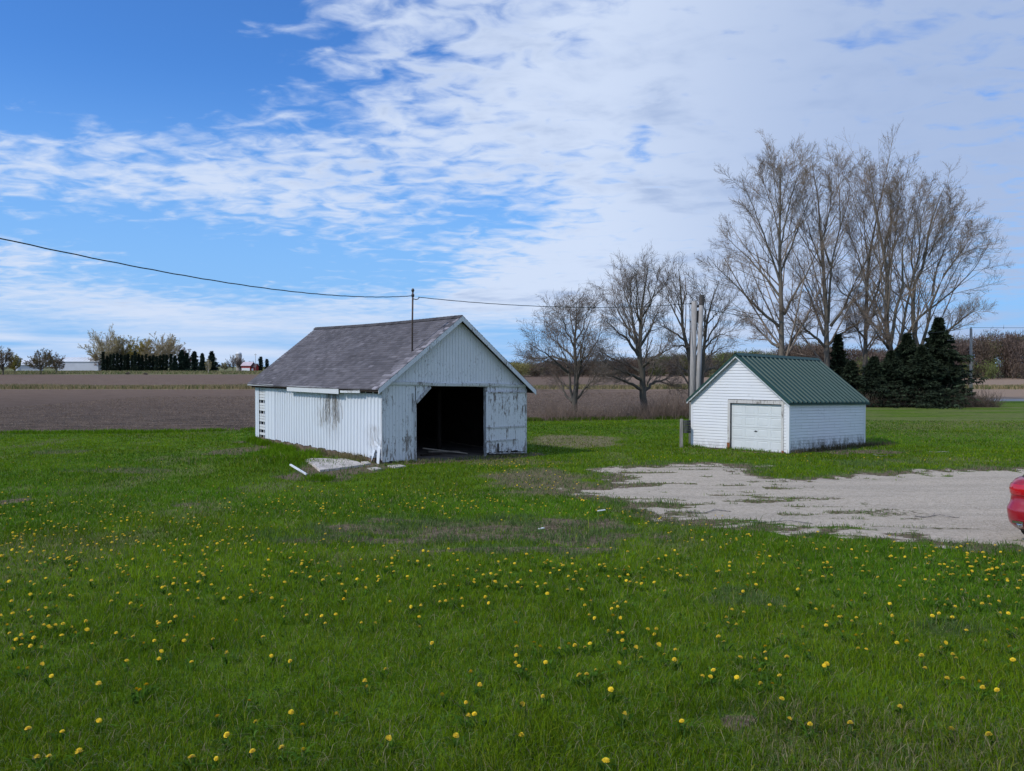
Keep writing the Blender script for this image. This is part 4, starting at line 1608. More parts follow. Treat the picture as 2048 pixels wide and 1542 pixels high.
# door surround
ds = MB(TG)
ds.col = (1, .35, .5)
ds.box(DL0 - .10, DL1 + .12, -.062, -.025, DT + .02, DT + .16)
ds.box(DL1 + .0, DL1 + .12, -.062, -.025, .0, DT + .02)
ds.box(DL0 - .10, DL0 - .0, -.062, -.025, .0, DT + .02)
ds.build('door_frame', peeling_paint('garage_trim_paint', .35, (.62, .60, .57)), garage, col=True)
rj = MB(TG)
rj.box(DL1 + .0, DL1 + .14, -.075, -.057, .0, .32)
rj.box(DL0 - .12, DL0 - .02, -.075, -.057, .0, .12)
rj.build('rusty_plate', M_rustor, garage)
M_door = simple('door_enamel', (.66, .69, .69), .04, 2, .45, .35, 0)
gd = MB(TG)
PH, PWn = (DT) / 4, 4
pw = (DL1 - DL0) / PWn
for r in range(4):
    for c in range(PWn):
        u0, u1, z0, z1 = DL0 + c * pw, DL0 + (c + 1) * pw, .03 + r * (DT - .03) / 4, .03 + (r + 1) * (DT - .03) / 4
        y0 = .055
        z1s = z1 - .010
        # flat border then bevel then raised panel
        m1, m2 = .07, .11
        ring = lambda m_, yv: [(u0 + m_ * .9, yv, z0 + m_), (u1 - m_ * .9, yv, z0 + m_), (u1 - m_ * .9, yv, z1s - m_), (u0 + m_ * .9, yv, z1s - m_)]
        R0 = [(u0, y0, z0), (u1, y0, z0), (u1, y0, z1s), (u0, y0, z1s)]
        R1, R2, R3 = ring(m1, y0), ring(m1 + .015, y0 + .014), ring(m2, y0 + .002)
        for A_, B_ in ((R0, R1), (R1, R2), (R2, R3)):
            for i in range(4):
                gd.quad([A_[i], A_[(i + 1) % 4], B_[(i + 1) % 4], B_[i]])
        gd.quad(R3)
    gd.quad([(DL0, .055, z1s), (DL1, .055, z1s), (DL1, .075, z1s + .005), (DL0, .075, z1s + .005)])
gdo = gd.build('overhead_door', M_door, garage)
hn = MB(TG)
hc = ufront(1511)
hn.tube([(hc - .07, .035, .86), (hc + .07, .035, .86)], .014, 6)
hn.tube([(hc, .06, .86), (hc, .03, .86)], .03, 8)
hn.build('handle', M_black, gdo)
gf = MB(TG)
gf.box(-.0, .10, .1, GL, -.4, .03)
gf.box(GW - .1, GW, 0, GL, -.4, .06)
gf.box(0.0, GW, -.02, .09, -.4, .0)
gf.box(0.2, GW, -.22, -.021, -.4, -.05)
gf.build('foundation', M_conc, garage)
# roof
M_green = None


def green_metal():
    m, nt, b = newmat('green_roof_metal', .5, .3)
    wc = worldco(nt)
    n1 = NOISE(nt, wc, 1.5, 5, .6)
    c = MIX(nt, n1, (.016, .052, .042), (.028, .074, .060))
    nt.links.new(c, b.inputs['Base Color'])
    b.inputs['Metallic'].default_value = .0
    return m


M_green = green_metal()
gr_ov, gr_ok = .16, .22
for s in (-1, 1):
    V, F = [], []
    prof = []
    vv = -gr_ok
    pit = (GL + 2 * gr_ok) / 19
    for i in range(19):
        prof += [(vv, 0), (vv + pit * .66, 0), (vv + pit * .72, .06), (vv + pit * .88, .06)]
        vv += pit
    prof.append((GL + gr_ok, 0))
    ue = -gr_ov if s < 0 else GW + gr_ov
    for uu in (ue, GW / 2):
        for a, r in prof:
            V.append(TG(uu, a, GH + GRH - abs(uu - GW / 2) * GSL + .07 + r))
    m_ = len(prof)
    for i in range(m_ - 1):
        F.append((i, i + 1, m_ + i + 1, m_ + i))
    base = len(V)
    for uu in (ue, GW / 2):
        for a in (-gr_ok, GL + gr_ok):
            V.append(TG(uu, a, GH + GRH - abs(uu - GW / 2) * GSL + .03))
    F.append((base, base + 1, base + 3, base + 2))
    F.append((base, base + 1, m_ - 1, 0))
    rawmesh('metal_roof', np.array(V), F, M_green, garage)
rcap = MB(TG)
for s in (-1, 1):
    z0 = GH + GRH + .125
    a, b_ = -gr_ok - .01, GL + gr_ok + .01
    rcap.quad([(GW / 2, a, z0), (GW / 2, b_, z0), (GW / 2 + s * .16, b_, z0 - .16 * GSL), (GW / 2 + s * .16, a, z0 - .16 * GSL)])
rcap.build('ridge_cap', M_green, garage)
for s in (-1, 1):
    ue = -gr_ov if s < 0 else GW + gr_ov
    gk = MB(TG)
    for (yo, zo, hh_, mt_) in ((-gr_ok - .012, -.02, .10, 0),):
        za, zb2 = GH + GRH - abs(ue - GW / 2) * GSL, GH + GRH
        gk.hexa([(ue, yo - .012, za + zo), (GW / 2, yo - .012, zb2 + zo), (GW / 2, yo, zb2 + zo), (ue, yo, za + zo),
                 (ue, yo - .012, za + zo + hh_), (GW / 2, yo - .012, zb2 + zo + hh_), (GW / 2, yo, zb2 + zo + hh_), (ue, yo, za + zo + hh_)])
    gk.build('rake_flashing', M_green, garage)
    gk = MB(TG)
    gk.col = (1, .4, .5)
    za, zb2 = GH + GRH - abs(ue - GW / 2) * GSL, GH + GRH
    gk.hexa([(ue, -gr_ok, za - .09), (GW / 2, -gr_ok, zb2 - .09), (GW / 2, -gr_ok + .03, zb2 - .09), (ue, -gr_ok + .03, za - .09),
             (ue, -gr_ok, za + .028), (GW / 2, -gr_ok, zb2 + .028), (GW / 2, -gr_ok + .03, zb2 + .028), (ue, -gr_ok + .03, za + .028)])
    gk.build('rake_board', M_trim, garage, col=True)
ev = MB(TG)
for uu, s in ((-gr_ov, 1), (GW + gr_ov - .012, 1)):
    zz = GH + GRH - abs(-gr_ov - GW / 2) * GSL
    ev.box(uu, uu + .012, -gr_ok, GL + gr_ok, zz - .02, zz + .065)
ev.build('eave_trim', M_green, garage)

# ------------------------------------------------------------------ grey poles behind the garage
M_pole = simple('grey_pole_wood', (.34, .32, .30), .3, 5, .9, .15, .4, (5, 5, .3))


def pole(px_top, py_top, px_base, depth, r0, r1, label, name='utility_pole', cat='pole', group=None, mat=None):
    top = P(px_top, py_top, depth)
    bx = (px_base - 1024) / FPX * depth
    base = np.array([bx, depth, float(gz(bx, depth)) - .2])
    e = empty(name, base)
    tag(e, label, cat, group)
    m_ = MB()
    m_.tube([base, base * .5 + top * .5, top], [r0, (r0 + r1) / 2, r1], 12)
    m_.build('shaft', mat or M_pole, e, smooth=True)
    return e, top


e, pt1 = pole(1388.5, 603, 1384, 39.2, .155, .135, 'shorter left grey wooden pole behind the white garage')
m_ = MB()
m_.box(pt1[0] + .14, pt1[0] + .26, pt1[1] - .08, pt1[1] + .08, pt1[2] - 1.0, pt1[2] - .45)
m_.tube([pt1 + np.array([.1, 0, -.25]), pt1 + np.array([.24, 0, -.2])], .06, 8)
m_.tube([pt1 + np.array([.1, 0, -.5]), pt1 + np.array([.25, 0, -.45])], .05, 8)
m_.tube([pt1 + np.array([-.13, 0, -.1]), pt1 + np.array([-.22, 0, -.1])], .04, 8)
m_.build('insulators', M_black, e)
e, pt2 = pole(1403.5, 591, 1393, 39.0, .13, .105, 'taller right grey wooden pole behind the white garage')
m_ = MB()
m_.tube([pt2 + np.array([0, 0, -.45]), pt2 + np.array([0, 0, .02])], .125, 10)
m_.build('dark_cap', simple('tarred_wood', (.08, .07, .065), .3, 6, .9), e)

# post with board beside the garage
gb = G(1363, 895)
gb = np.array([(1363 - 1024) / FPX * 37.2, 37.2, float(gz(12, 37.2))])
e = empty('fence_post', gb)
tag(e, 'grey wooden post with old boards at the left garage corner', 'fence post')
m_ = MB()
tp = P(1363, 838, 37.2)
m_.bar(gb - np.array([0, 0, .15]), tp, .14, .12)
m_.build('post', M_greywood, e)
m_ = MB()
for i in range(5):
    pa = P(1367, 843 + i * 5.2, 37.25)
    pb_ = P(1387, 843 + i * 5.2, 38.3)
    m_.bar(pa, pb_, .03, .105)
m_.build('boards', simple('old_boards', (.15, .14, .13), .3, 6, .9), e)

# road-side utility pole and wires
e, pt3 = pole(1942, 657, 1942.5, 91.0, .17, .13, 'thin tall pale utility pole beside the country road')
m_ = MB()
m_.tube([pt3 + np.array([0, 0, -.05]), pt3 + np.array([0, 0, .16])], .05, 6)
m_.build('insulators', M_black, e)
M_wire = simple('wire', (.035, .05, .05), .2, 3, .6, .3, 0)


def wire(a, b_, sag, r, label, n_=40, twist=0.0):
    a, b_ = np.array(a, float), np.array(b_, float)
    pl = []
    for i in range(n_ + 1):
        t = i / n_
        p = a + (b_ - a) * t
        p[2] -= 4 * sag * t * (1 - t)
        if twist:
            p[2] += twist * math.sin(i * 2.4)
        pl.append(p)
    m__ = MB()
    m__.tube(pl, r, 5, caps=False)
    o_ = m__.build('overhead_wire', M_wire, smooth=True)
    tag(o_, label, 'wire')
    return o_


ins = mtop + np.array([-.0, 0, -.17])
a0_ = ins
P2 = np.array([-7.9, 8.0, 5.745])
n_ = 70
pl = []
for i in range(n_ + 1):
    t = i / n_
    p = a0_ + (P2 - a0_) * t
    p[2] = a0_[2] - 2.485 * t + 1.79 * t * t + .004 * math.sin(i * 2.0)
    pl.append(p)
# carries on to the house behind the camera
d_end = pl[-1] - pl[-2]
e0 = pl[-1]
for i in range(1, 14):
    pl.append(e0 + d_end * i + np.array([0, 0, .004 * i * i]))
m_ = MB()
m_.tube(pl, [.015 * (.45 + .55 * min(1, p[1] / 30)) for p in pl], 5, caps=False)
tag(m_.build('overhead_wire', M_wire, smooth=True), 'long sagging wire from the barn roof mast to the upper left', 'wire')
wire(mtop + np.array([.2, .03, -.22]), pt1 + np.array([-.2, 0, -.1]), .27, .014, 'wire running from the barn roof mast down to the grey poles', 46, .004)
wire(pt3 + np.array([0, 0, .1]), pt1 + np.array([.22, 0, -.3]), .9, .014, 'wire from the grey poles through the tall bare trees to the roadside pole')
wire(pt3 + np.array([0, 0, .1]), P(2700, 630, 105), .5, .02, 'wire running from the roadside pole out to the right edge')

# ------------------------------------------------------------------ bare trees
def resample(pl, k):
    pl = np.asarray(pl, float)
    d = np.r_[0, np.cumsum(np.linalg.norm(np.diff(pl, axis=0), axis=1))]
    t = np.linspace(0, d[-1], k)
    return np.stack([np.interp(t, d, pl[:, i]) for i in range(3)], 1)


def tubes(PL, RD, sides):
    """PL (N,K,3), RD (N,K) -> V,F"""
    Nn, K_, _ = PL.shape
    Tn = np.zeros_like(PL)
    Tn[:, 1:-1] = PL[:, 2:] - PL[:, :-2]
    Tn[:, 0] = PL[:, 1] - PL[:, 0]
    Tn[:, -1] = PL[:, -1] - PL[:, -2]
    Tn /= np.linalg.norm(Tn, axis=2, keepdims=True) + 1e-9
    up = np.where(np.abs(Tn[..., 2:3]) < .9, np.array([0, 0, 1.0]), np.array([1.0, 0, 0]))
    S = np.cross(Tn, up)
    S /= np.linalg.norm(S, axis=2, keepdims=True) + 1e-9
    U = np.cross(S, Tn)
    a = np.arange(sides) * 2 * math.pi / sides
    V = PL[:, :, None, :] + RD[:, :, None, None] * (S[:, :, None, :] * np.cos(a)[None, None, :, None] + U[:, :, None, :] * np.sin(a)[None, None, :, None])
    idx = np.arange(Nn * K_ * sides).reshape(Nn, K_, sides)
    A = idx[:, :-1, :]
    B = np.roll(idx, -1, 2)[:, :-1, :]
    C_ = np.roll(idx, -1, 2)[:, 1:, :]
    D_ = idx[:, 1:, :]
    return V.reshape(-1, 3), np.stack([A, B, C_, D_], -1).reshape(-1, 4)


def spawn(PL, RD, m_, tmin, tmax, ang, lf, up, rng, wig=.06, rf=.55, rmin=.01, out_=None, K_=6, taperlen=.65, lmin=0.0):
    Nn, K0, _ = PL.shape
    L = np.linalg.norm(np.diff(PL, axis=1), axis=2).sum(1)
    t = tmin + (tmax - tmin) * ((np.arange(m_)[None, :] + rng.rand(Nn, m_)) / m_)
    f = t * (K0 - 1)
    i = np.clip(f.astype(int), 0, K0 - 2)
    fr = (f - i)[..., None]
    r_ = np.arange(Nn)[:, None]
    pos = PL[r_, i] * (1 - fr) + PL[r_, i + 1] * fr
    tan = PL[r_, i + 1] - PL[r_, i]
    tan /= np.linalg.norm(tan, axis=2, keepdims=True) + 1e-9
    rad = RD[r_, i] * (1 - fr[..., 0]) + RD[r_, i + 1] * fr[..., 0]
    rv = rng.randn(Nn, m_, 3)
    perp = rv - (rv * tan).sum(2, keepdims=True) * tan
    perp /= np.linalg.norm(perp, axis=2, keepdims=True) + 1e-9
    an = np.radians(ang) * (.65 + .7 * rng.rand(Nn, m_, 1))
    d = tan * np.cos(an) + perp * np.sin(an)
    ln_ = np.maximum(L[:, None] * lf * (1 - taperlen * t) * (.6 + .8 * rng.rand(Nn, m_)), lmin)
    M_ = Nn * m_
    d = d.reshape(M_, 3)
    pos = pos.reshape(M_, 3)
    ln_ = ln_.reshape(M_)
    rad = np.maximum(rad.reshape(M_) * rf, rmin)
    out = np.zeros((M_, K_, 3))
    out[:, 0] = pos
    p = pos.copy()
    for k in range(1, K_):
        d = d + np.array([0, 0, up]) / K_ + rng.randn(M_, 3) * wig
        d /= np.linalg.norm(d, axis=1, keepdims=True)
        p = p + d * (ln_ / (K_ - 1))[:, None]
        out[:, k] = p
    rr = rad[:, None] * np.linspace(1, .35, K_)[None, :]
    rr = np.maximum(rr, rmin * .6)
    return out, rr


def bark(name, c1, c2):
    m, nt, b = newmat(name, .9, .15)
    wc = worldco(nt)
    n1 = NOISE(nt, VMUL(nt, wc, (6, 6, 1.2)), 1.0, 6, .7)
    nt.links.new(MIX(nt, n1, c1, c2), b.inputs['Base Color'])
    bump(nt, b, n1, .8, .04)
    return m


M_bark = bark('cottonwood_bark', (.095, .08, .062), (.235, .205, .165))
M_twig = simple('cottonwood_twigs', (.27, .215, .17), .3, .4, .9, .1, 0)
M_bark2 = bark('dark_bark', (.05, .045, .038), (.15, .135, .11))
M_twig2 = simple('dark_twigs', (.185, .15, .125), .3, .4, .9, .1, 0)
M_bark3 = bark('pale_bark', (.30, .26, .21), (.50, .45, .38))
M_twig3 = simple('pale_twigs', (.40, .34, .22), .25, .1, .9, .1, 0)
M_twigy = simple('budding_twigs', (.34, .29, .10), .25, .1, .9, .1, 0)
M_bud = blade_material('bud_leaves', .3)


def buds(PL, n_, size, col, rng):
    Nn, K_, _ = PL.shape
    i = rng.randint(0, Nn, n_)
    t = rng.rand(n_) * (K_ - 1.001)
    k = t.astype(int)
    f = (t - k)[:, None]
    p = PL[i, k] * (1 - f) + PL[i, k + 1] * f
    a = rng.randn(n_, 3) * size
    b_ = rng.randn(n_, 3) * size
    V = np.stack([p, p + a, p + b_], 1).reshape(-1, 3)
    F = np.arange(n_ * 3).reshape(-1, 3)
    c = np.array(col) * (.6 + .8 * rng.rand(n_, 1))
    return V, F, np.repeat(c, 3, 0)


def limb_tree(name, label, cat, group, depth, trunk, limbs, tw, lw_, rng, mats, conv, dens=(10, 6, 3), bias=.30, twr=.009, spread=5.0,
              ang=(38, 36, 36), lf=(.36, .46, .5), bud=None, basepx=None):
    """trunk and limbs are polylines seen in the photograph, each given its own depth so that the crown is round"""
    bz = None
    tr_pts = [P(*conv(x_, y_), depth) for x_, y_ in trunk]
    b0 = tr_pts[0].copy()
    g0 = float(gz(b0[0], b0[1]))
    root = np.array([b0[0] + (basepx or 0), b0[1], g0 - .2])
    tr_pts = [root] + tr_pts[0 if b0[2] > g0 + .5 else 1:]
    e = empty(name, (root[0], root[1], g0))
    tag(e, label, cat, group)
    K_ = 14
    tp = resample(tr_pts, K_)
    tr_r = np.linspace(1, .0, K_) ** 1.0 * tw / 2 + .02
    tr_r[0] *= 1.35
    Vt, Ft = tubes(tp[None], tr_r[None], 10)
    VS, FS, b = [Vt], [Ft], len(Vt)
    all_l, all_r = [tp], [tr_r]
    for li, (pl_, off) in enumerate(limbs):
        n_ = len(pl_)
        pts3 = []
        for j, (x_, y_) in enumerate(pl_):
            f = j / (n_ - 1)
            pts3.append(P(*conv(x_, y_), depth + off * f))
        l3 = resample(pts3, K_)
        l3[1:-1] += rng.randn(K_ - 2, 3) * .03
        # radius at the fork from the trunk there
        dd = np.linalg.norm(tp - l3[0], axis=1)
        r0 = min(lw_, tr_r[np.argmin(dd)] * .7) if dd.min() < 3 else lw_ * .6
        rr = (np.linspace(1, .0, K_) ** 1.3 * .92 + .08) * r0
        V_, F_ = tubes(l3[None], rr[None], 7)
        VS.append(V_); FS.append(F_ + b); b += len(V_)
        all_l.append(l3); all_r.append(rr)
    rawmesh('trunk', np.concatenate(VS), np.concatenate(FS), mats[0], e, smooth=True)
    PL = np.array(all_l)
    RD = np.array(all_r)
    s0, q0 = spawn(PL, RD, 7, .16, .86, 30, .44, .22, rng, .02, .40, twr * 2.2, lmin=1.6, taperlen=.55, K_=K_)
    PL2, RD2 = np.concatenate([PL, s0]), np.concatenate([RD, q0])
    c1, r1 = spawn(PL2, RD2, dens[0], .14, .94, ang[0], lf[0], bias, rng, .022, .42, twr * 1.5, lmin=1.0, taperlen=.5)
    c2, r2 = spawn(c1, r1, dens[1], .12, .97, ang[1], lf[1], bias * .7, rng, .025, .5, twr * 1.1, K_=5, lmin=.45)
    c3, r3 = spawn(c2, r2, dens[2], .1, .98, ang[2], lf[2], bias * .5, rng, .03, .65, twr * .8, K_=3, lmin=.3)
    VS, FS, b = [], [], 0
    for PLk, RDk, sd_ in ((s0, q0, 5), (c1, r1, 4), (c2, r2, 3), (c3, r3, 3)):
        V_, F_ = tubes(PLk, RDk, sd_)
        VS.append(V_); FS.append(F_ + b); b += len(V_)
    rawmesh('crown', np.concatenate(VS), np.concatenate(FS), mats[1], e)
    if bud:
        V_, F_, C_ = buds(c3, bud[0], bud[1], bud[2], rng)
        rawmesh('buds', V_, F_, M_bud, e, colors=C_)
    return e


cA = lambda x_, y_: (1380 + (830 + (x_ - 830) * .965) / 2.487, 240 + (1300 + (y_ - 1300) * .945) / 2.487)
cB = lambda x_, y_: (1020 + x_ / 3.854, 480 + (1380 + (y_ - 1380) * .94) / 3.854)
rt = np.random.RandomState(11)
GRP = 'tall bare cottonwoods behind the green roofed garage'
kw = dict(cat='tree', group=GRP, rng=rt, mats=(M_bark, M_twig), conv=cA, bud=(1400, .06, (.24, .15, .08)))
limb_tree('cottonwood_tree', 'leftmost and tallest bare cottonwood above the green roof ridge', depth=84, tw=.66, lw_=.17,
          trunk=[(445, 1240), (440, 1080), (442, 950), (437, 800), (432, 640), (432, 480), (436, 300), (440, 110)],
          limbs=[([(428, 1010), (330, 925), (230, 820), (110, 700), (60, 640)], -3), ([(440, 860), (350, 740), (270, 650), (180, 560), (110, 480)], 3),
                 ([(434, 780), (390, 640), (340, 500), (290, 370), (225, 220)], -2), ([(452, 950), (520, 820), (575, 730), (620, 620), (680, 520)], -4),
                 ([(440, 720), (500, 570), (545, 440), (600, 300), (640, 170)], 3), ([(434, 620), (465, 450), (500, 290), (560, 90)], -2),
                 ([(430, 1120), (370, 1080), (310, 1010), (225, 960)], 4), ([(460, 1150), (530, 1030), (600, 920), (660, 830)], 5),
                 ([(432, 560), (400, 400), (350, 260), (300, 160)], 2), ([(436, 420), (460, 280), (500, 170), (510, 90)], 4), ([(434, 450), (410, 300), (400, 200), (410, 110)], -3)], **kw)
limb_tree('cottonwood_tree', 'second bare cottonwood from the left with a forked mossy trunk', depth=86, tw=.64, lw_=.17,
          trunk=[(680, 1290), (675, 1180), (672, 1080), (676, 980), (664, 830), (656, 680), (640, 500), (630, 320), (600, 170)],
          limbs=[([(682, 990), (692, 800), (705, 650), (740, 500), (790, 350), (800, 110)], 3), ([(692, 1010), (760, 920), (820, 780), (870, 680), (930, 560), (960, 460)], -3),
                 ([(663, 1060), (605, 900), (560, 780), (500, 700), (440, 600)], 4), ([(655, 700), (600, 560), (560, 420), (545, 300)], -3),
                 ([(670, 1120), (560, 1020), (490, 920), (460, 850)], -4), ([(700, 700), (650, 560), (690, 400), (700, 180)], -3), ([(745, 500), (740, 330), (735, 120)], 2), ([(690, 1100), (760, 1040), (850, 990), (900, 960)], 4)], **kw)
limb_tree('cottonwood_tree', 'slim straight bare cottonwood in the middle of the tall row', depth=88, tw=.52, lw_=.14,
          trunk=[(870, 1400), (872, 1250), (874, 1100), (878, 950), (882, 800), (892, 650), (930, 450), (960, 300), (1000, 170)],
          limbs=[([(875, 970), (820, 880), (745, 830), (690, 700)], 3), ([(886, 930), (940, 820), (962, 680), (1000, 500), (1060, 330), (1090, 190)], -3),
                 ([(882, 790), (830, 620), (795, 540), (780, 400)], 3), ([(888, 680), (870, 520), (860, 350), (900, 160)], -2), ([(875, 1080), (820, 1010), (770, 950)], -4),
                 ([(935, 450), (900, 330), (870, 200)], 3), ([(880, 1000), (930, 930), (1000, 880), (1040, 800)], 4)], **kw)
limb_tree('cottonwood_tree', 'bare cottonwood splitting low into three stems left of the spruces', depth=85, tw=.66, lw_=.19,
          trunk=[(1010, 1420), (1015, 1290), (1012, 1180), (1000, 1110), (985, 1050), (982, 900), (988, 750), (965, 600), (930, 430), (890, 160)],
          limbs=[([(1022, 1200), (1060, 1060), (1090, 880), (1110, 780), (1180, 620), (1230, 440), (1280, 300)], 3), ([(1004, 1110), (1030, 930), (1070, 780), (1062, 620), (1100, 450), (1140, 260)], -3),
                 ([(985, 1020), (940, 920), (890, 790), (850, 700)], 4), ([(988, 760), (1020, 600), (1040, 420), (1070, 200)], 2), ([(1000, 1130), (940, 1060), (900, 1000)], -4),
                 ([(1110, 780), (1150, 640), (1160, 450), (1200, 290)], -3), ([(968, 600), (1010, 450), (1000, 260)], -3)], **kw)
limb_tree('cottonwood_tree', 'rightmost bare cottonwood leaning and spreading out to the right', depth=86, tw=.62, lw_=.19,
          trunk=[(1145, 1300), (1150, 1150), (1130, 1080), (1118, 950), (1122, 800), (1180, 680), (1200, 500), (1250, 350), (1290, 260)],
          limbs=[([(1160, 1130), (1195, 1010), (1218, 880), (1270, 760), (1340, 650), (1450, 590), (1580, 570)], -3), ([(1218, 850), (1240, 700), (1300, 560), (1350, 470), (1390, 400)], 3),
                 ([(1065, 1110), (1130, 980), (1230, 900), (1330, 820), (1430, 720), (1530, 540)], 4), ([(1250, 1080), (1330, 1010), (1400, 950), (1470, 915)], -4),
                 ([(1200, 640), (1260, 500), (1300, 400), (1330, 310)], -3), ([(1130, 800), (1110, 650), (1130, 450), (1190, 270)], 3), ([(1280, 740), (1380, 600), (1450, 480)], 3)],
          **dict(kw, lf=(.33, .46, .5)))
kw2 = dict(cat='tree', group=None, rng=rt, mats=(M_bark2, M_twig2), conv=cB)
limb_tree('bare_tree', 'short round bare tree nearest the barn at the field edge', depth=61, tw=.46, lw_=.11,
          trunk=[(500, 1390), (497, 1230), (512, 1100), (508, 950), (496, 760), (510, 600), (512, 420)],
          limbs=[([(485, 1230), (460, 1090), (440, 900), (370, 760), (300, 600)], 2), ([(510, 1100), (545, 950), (570, 780), (640, 600)], -2), ([(498, 800), (430, 650), (390, 500), (380, 430)], -2),
                 ([(500, 760), (560, 640), (600, 500), (640, 430)], 2), ([(450, 1000), (340, 900), (240, 820), (130, 760)], -2), ([(480, 1240), (420, 1180), (400, 1080), (300, 980)], 2),
                 ([(505, 900), (400, 780), (270, 680), (210, 640)], 3), ([(508, 950), (600, 860), (680, 720), (700, 640)], 3), ([(520, 1210), (560, 1150), (640, 1060), (700, 960)], -2), ([(498, 700), (470, 560), (450, 420)], 2),
                 ([(440, 900), (330, 860), (220, 900), (100, 870)], 2)],
          bias=.25, twr=.0075, dens=(6, 5, 3), ang=(38, 42, 42), lf=(.34, .42, .5), bud=(3500, .035, (.30, .17, .11)), **kw2)
limb_tree('bare_tree', 'taller dark bare tree with two upright leaders and low wide branches', depth=62.5, tw=.56, lw_=.14,
          trunk=[(1055, 1360), (1022, 1180), (1022, 1000), (992, 850), (1005, 700), (1010, 500), (1040, 300), (1068, 110)],
          limbs=[([(985, 860), (955, 650), (930, 400), (950, 150)], 2), ([(1012, 1140), (930, 1090), (800, 1030), (650, 990)], -2), ([(1035, 1150), (1110, 1080), (1200, 1060), (1270, 1110)], 2),
                 ([(985, 850), (900, 720), (800, 640), (700, 540)], -2), ([(1005, 780), (1080, 650), (1140, 500), (1190, 350)], 2), ([(970, 760), (880, 600), (810, 450), (790, 300)], 3),
                 ([(1020, 960), (1100, 880), (1200, 820), (1290, 780)], -3), ([(1010, 560), (1090, 420), (1130, 250), (1140, 160)], -2), ([(1018, 1000), (900, 930), (780, 880), (660, 800)], 3),
                 ([(940, 500), (880, 350), (870, 230)], 2), ([(1010, 620), (970, 450), (980, 250), (960, 130)], -3), ([(1020, 1060), (920, 1010), (800, 960), (700, 900)], -3)],
          bias=.25, twr=.0075, dens=(6, 5, 3), ang=(36, 40, 42), lf=(.31, .42, .5), bud=(1500, .035, (.26, .15, .10)), **kw2)
limb_tree('bare_tree', 'dark forked bare tree left of and behind the two grey poles', depth=66, tw=.50, lw_=.15,
          trunk=[(1400, 1380), (1395, 1080), (1388, 900), (1360, 760), (1330, 640), (1322, 420), (1300, 150)],
          limbs=[([(1385, 1010), (1310, 950), (1240, 930), (1150, 900)], 2), ([(1350, 740), (1250, 660), (1180, 620), (1100, 590)], -2), ([(1340, 650), (1260, 500), (1210, 350), (1180, 200)], 2),
                 ([(1330, 560), (1290, 400), (1260, 250), (1255, 150)], -2), ([(1375, 800), (1340, 780), (1250, 780), (1180, 790)], -3), ([(1325, 460), (1370, 330), (1400, 380)], 3)],
          bias=.3, twr=.008, dens=(4, 4, 3), ang=(32, 38, 40), lf=(.32, .42, .5), **kw2)
limb_tree('bare_tree', 'dark bare tree with arching limbs right behind the two grey poles', depth=67, tw=.44, lw_=.15,
          trunk=[(1470, 1380), (1475, 1080), (1490, 850), (1505, 700), (1520, 560), (1560, 400), (1610, 250)],
          limbs=[([(1500, 760), (1580, 620), (1650, 480), (1740, 330)], 2), ([(1490, 820), (1560, 720), (1680, 660), (1770, 660)], -2), ([(1505, 680), (1500, 500), (1480, 330), (1470, 220)], -2),
                 ([(1480, 950), (1540, 860), (1620, 800), (1700, 780)], 3), ([(1520, 600), (1600, 500), (1640, 330)], -3), ([(1478, 1000), (1560, 960), (1640, 980)], 2)],
          bias=.3, twr=.008, dens=(4, 4, 3), ang=(32, 38, 40), lf=(.34, .42, .5), **kw2)

# ------------------------------------------------------------------ conifers
def needle_mat(name):
    m, nt, b = newmat(name, .8, .15)
    nt.links.new(attr(nt, 'col').outputs['Color'], b.inputs['Base Color'])
    return m


M_needle = needle_mat('spruce_needles')


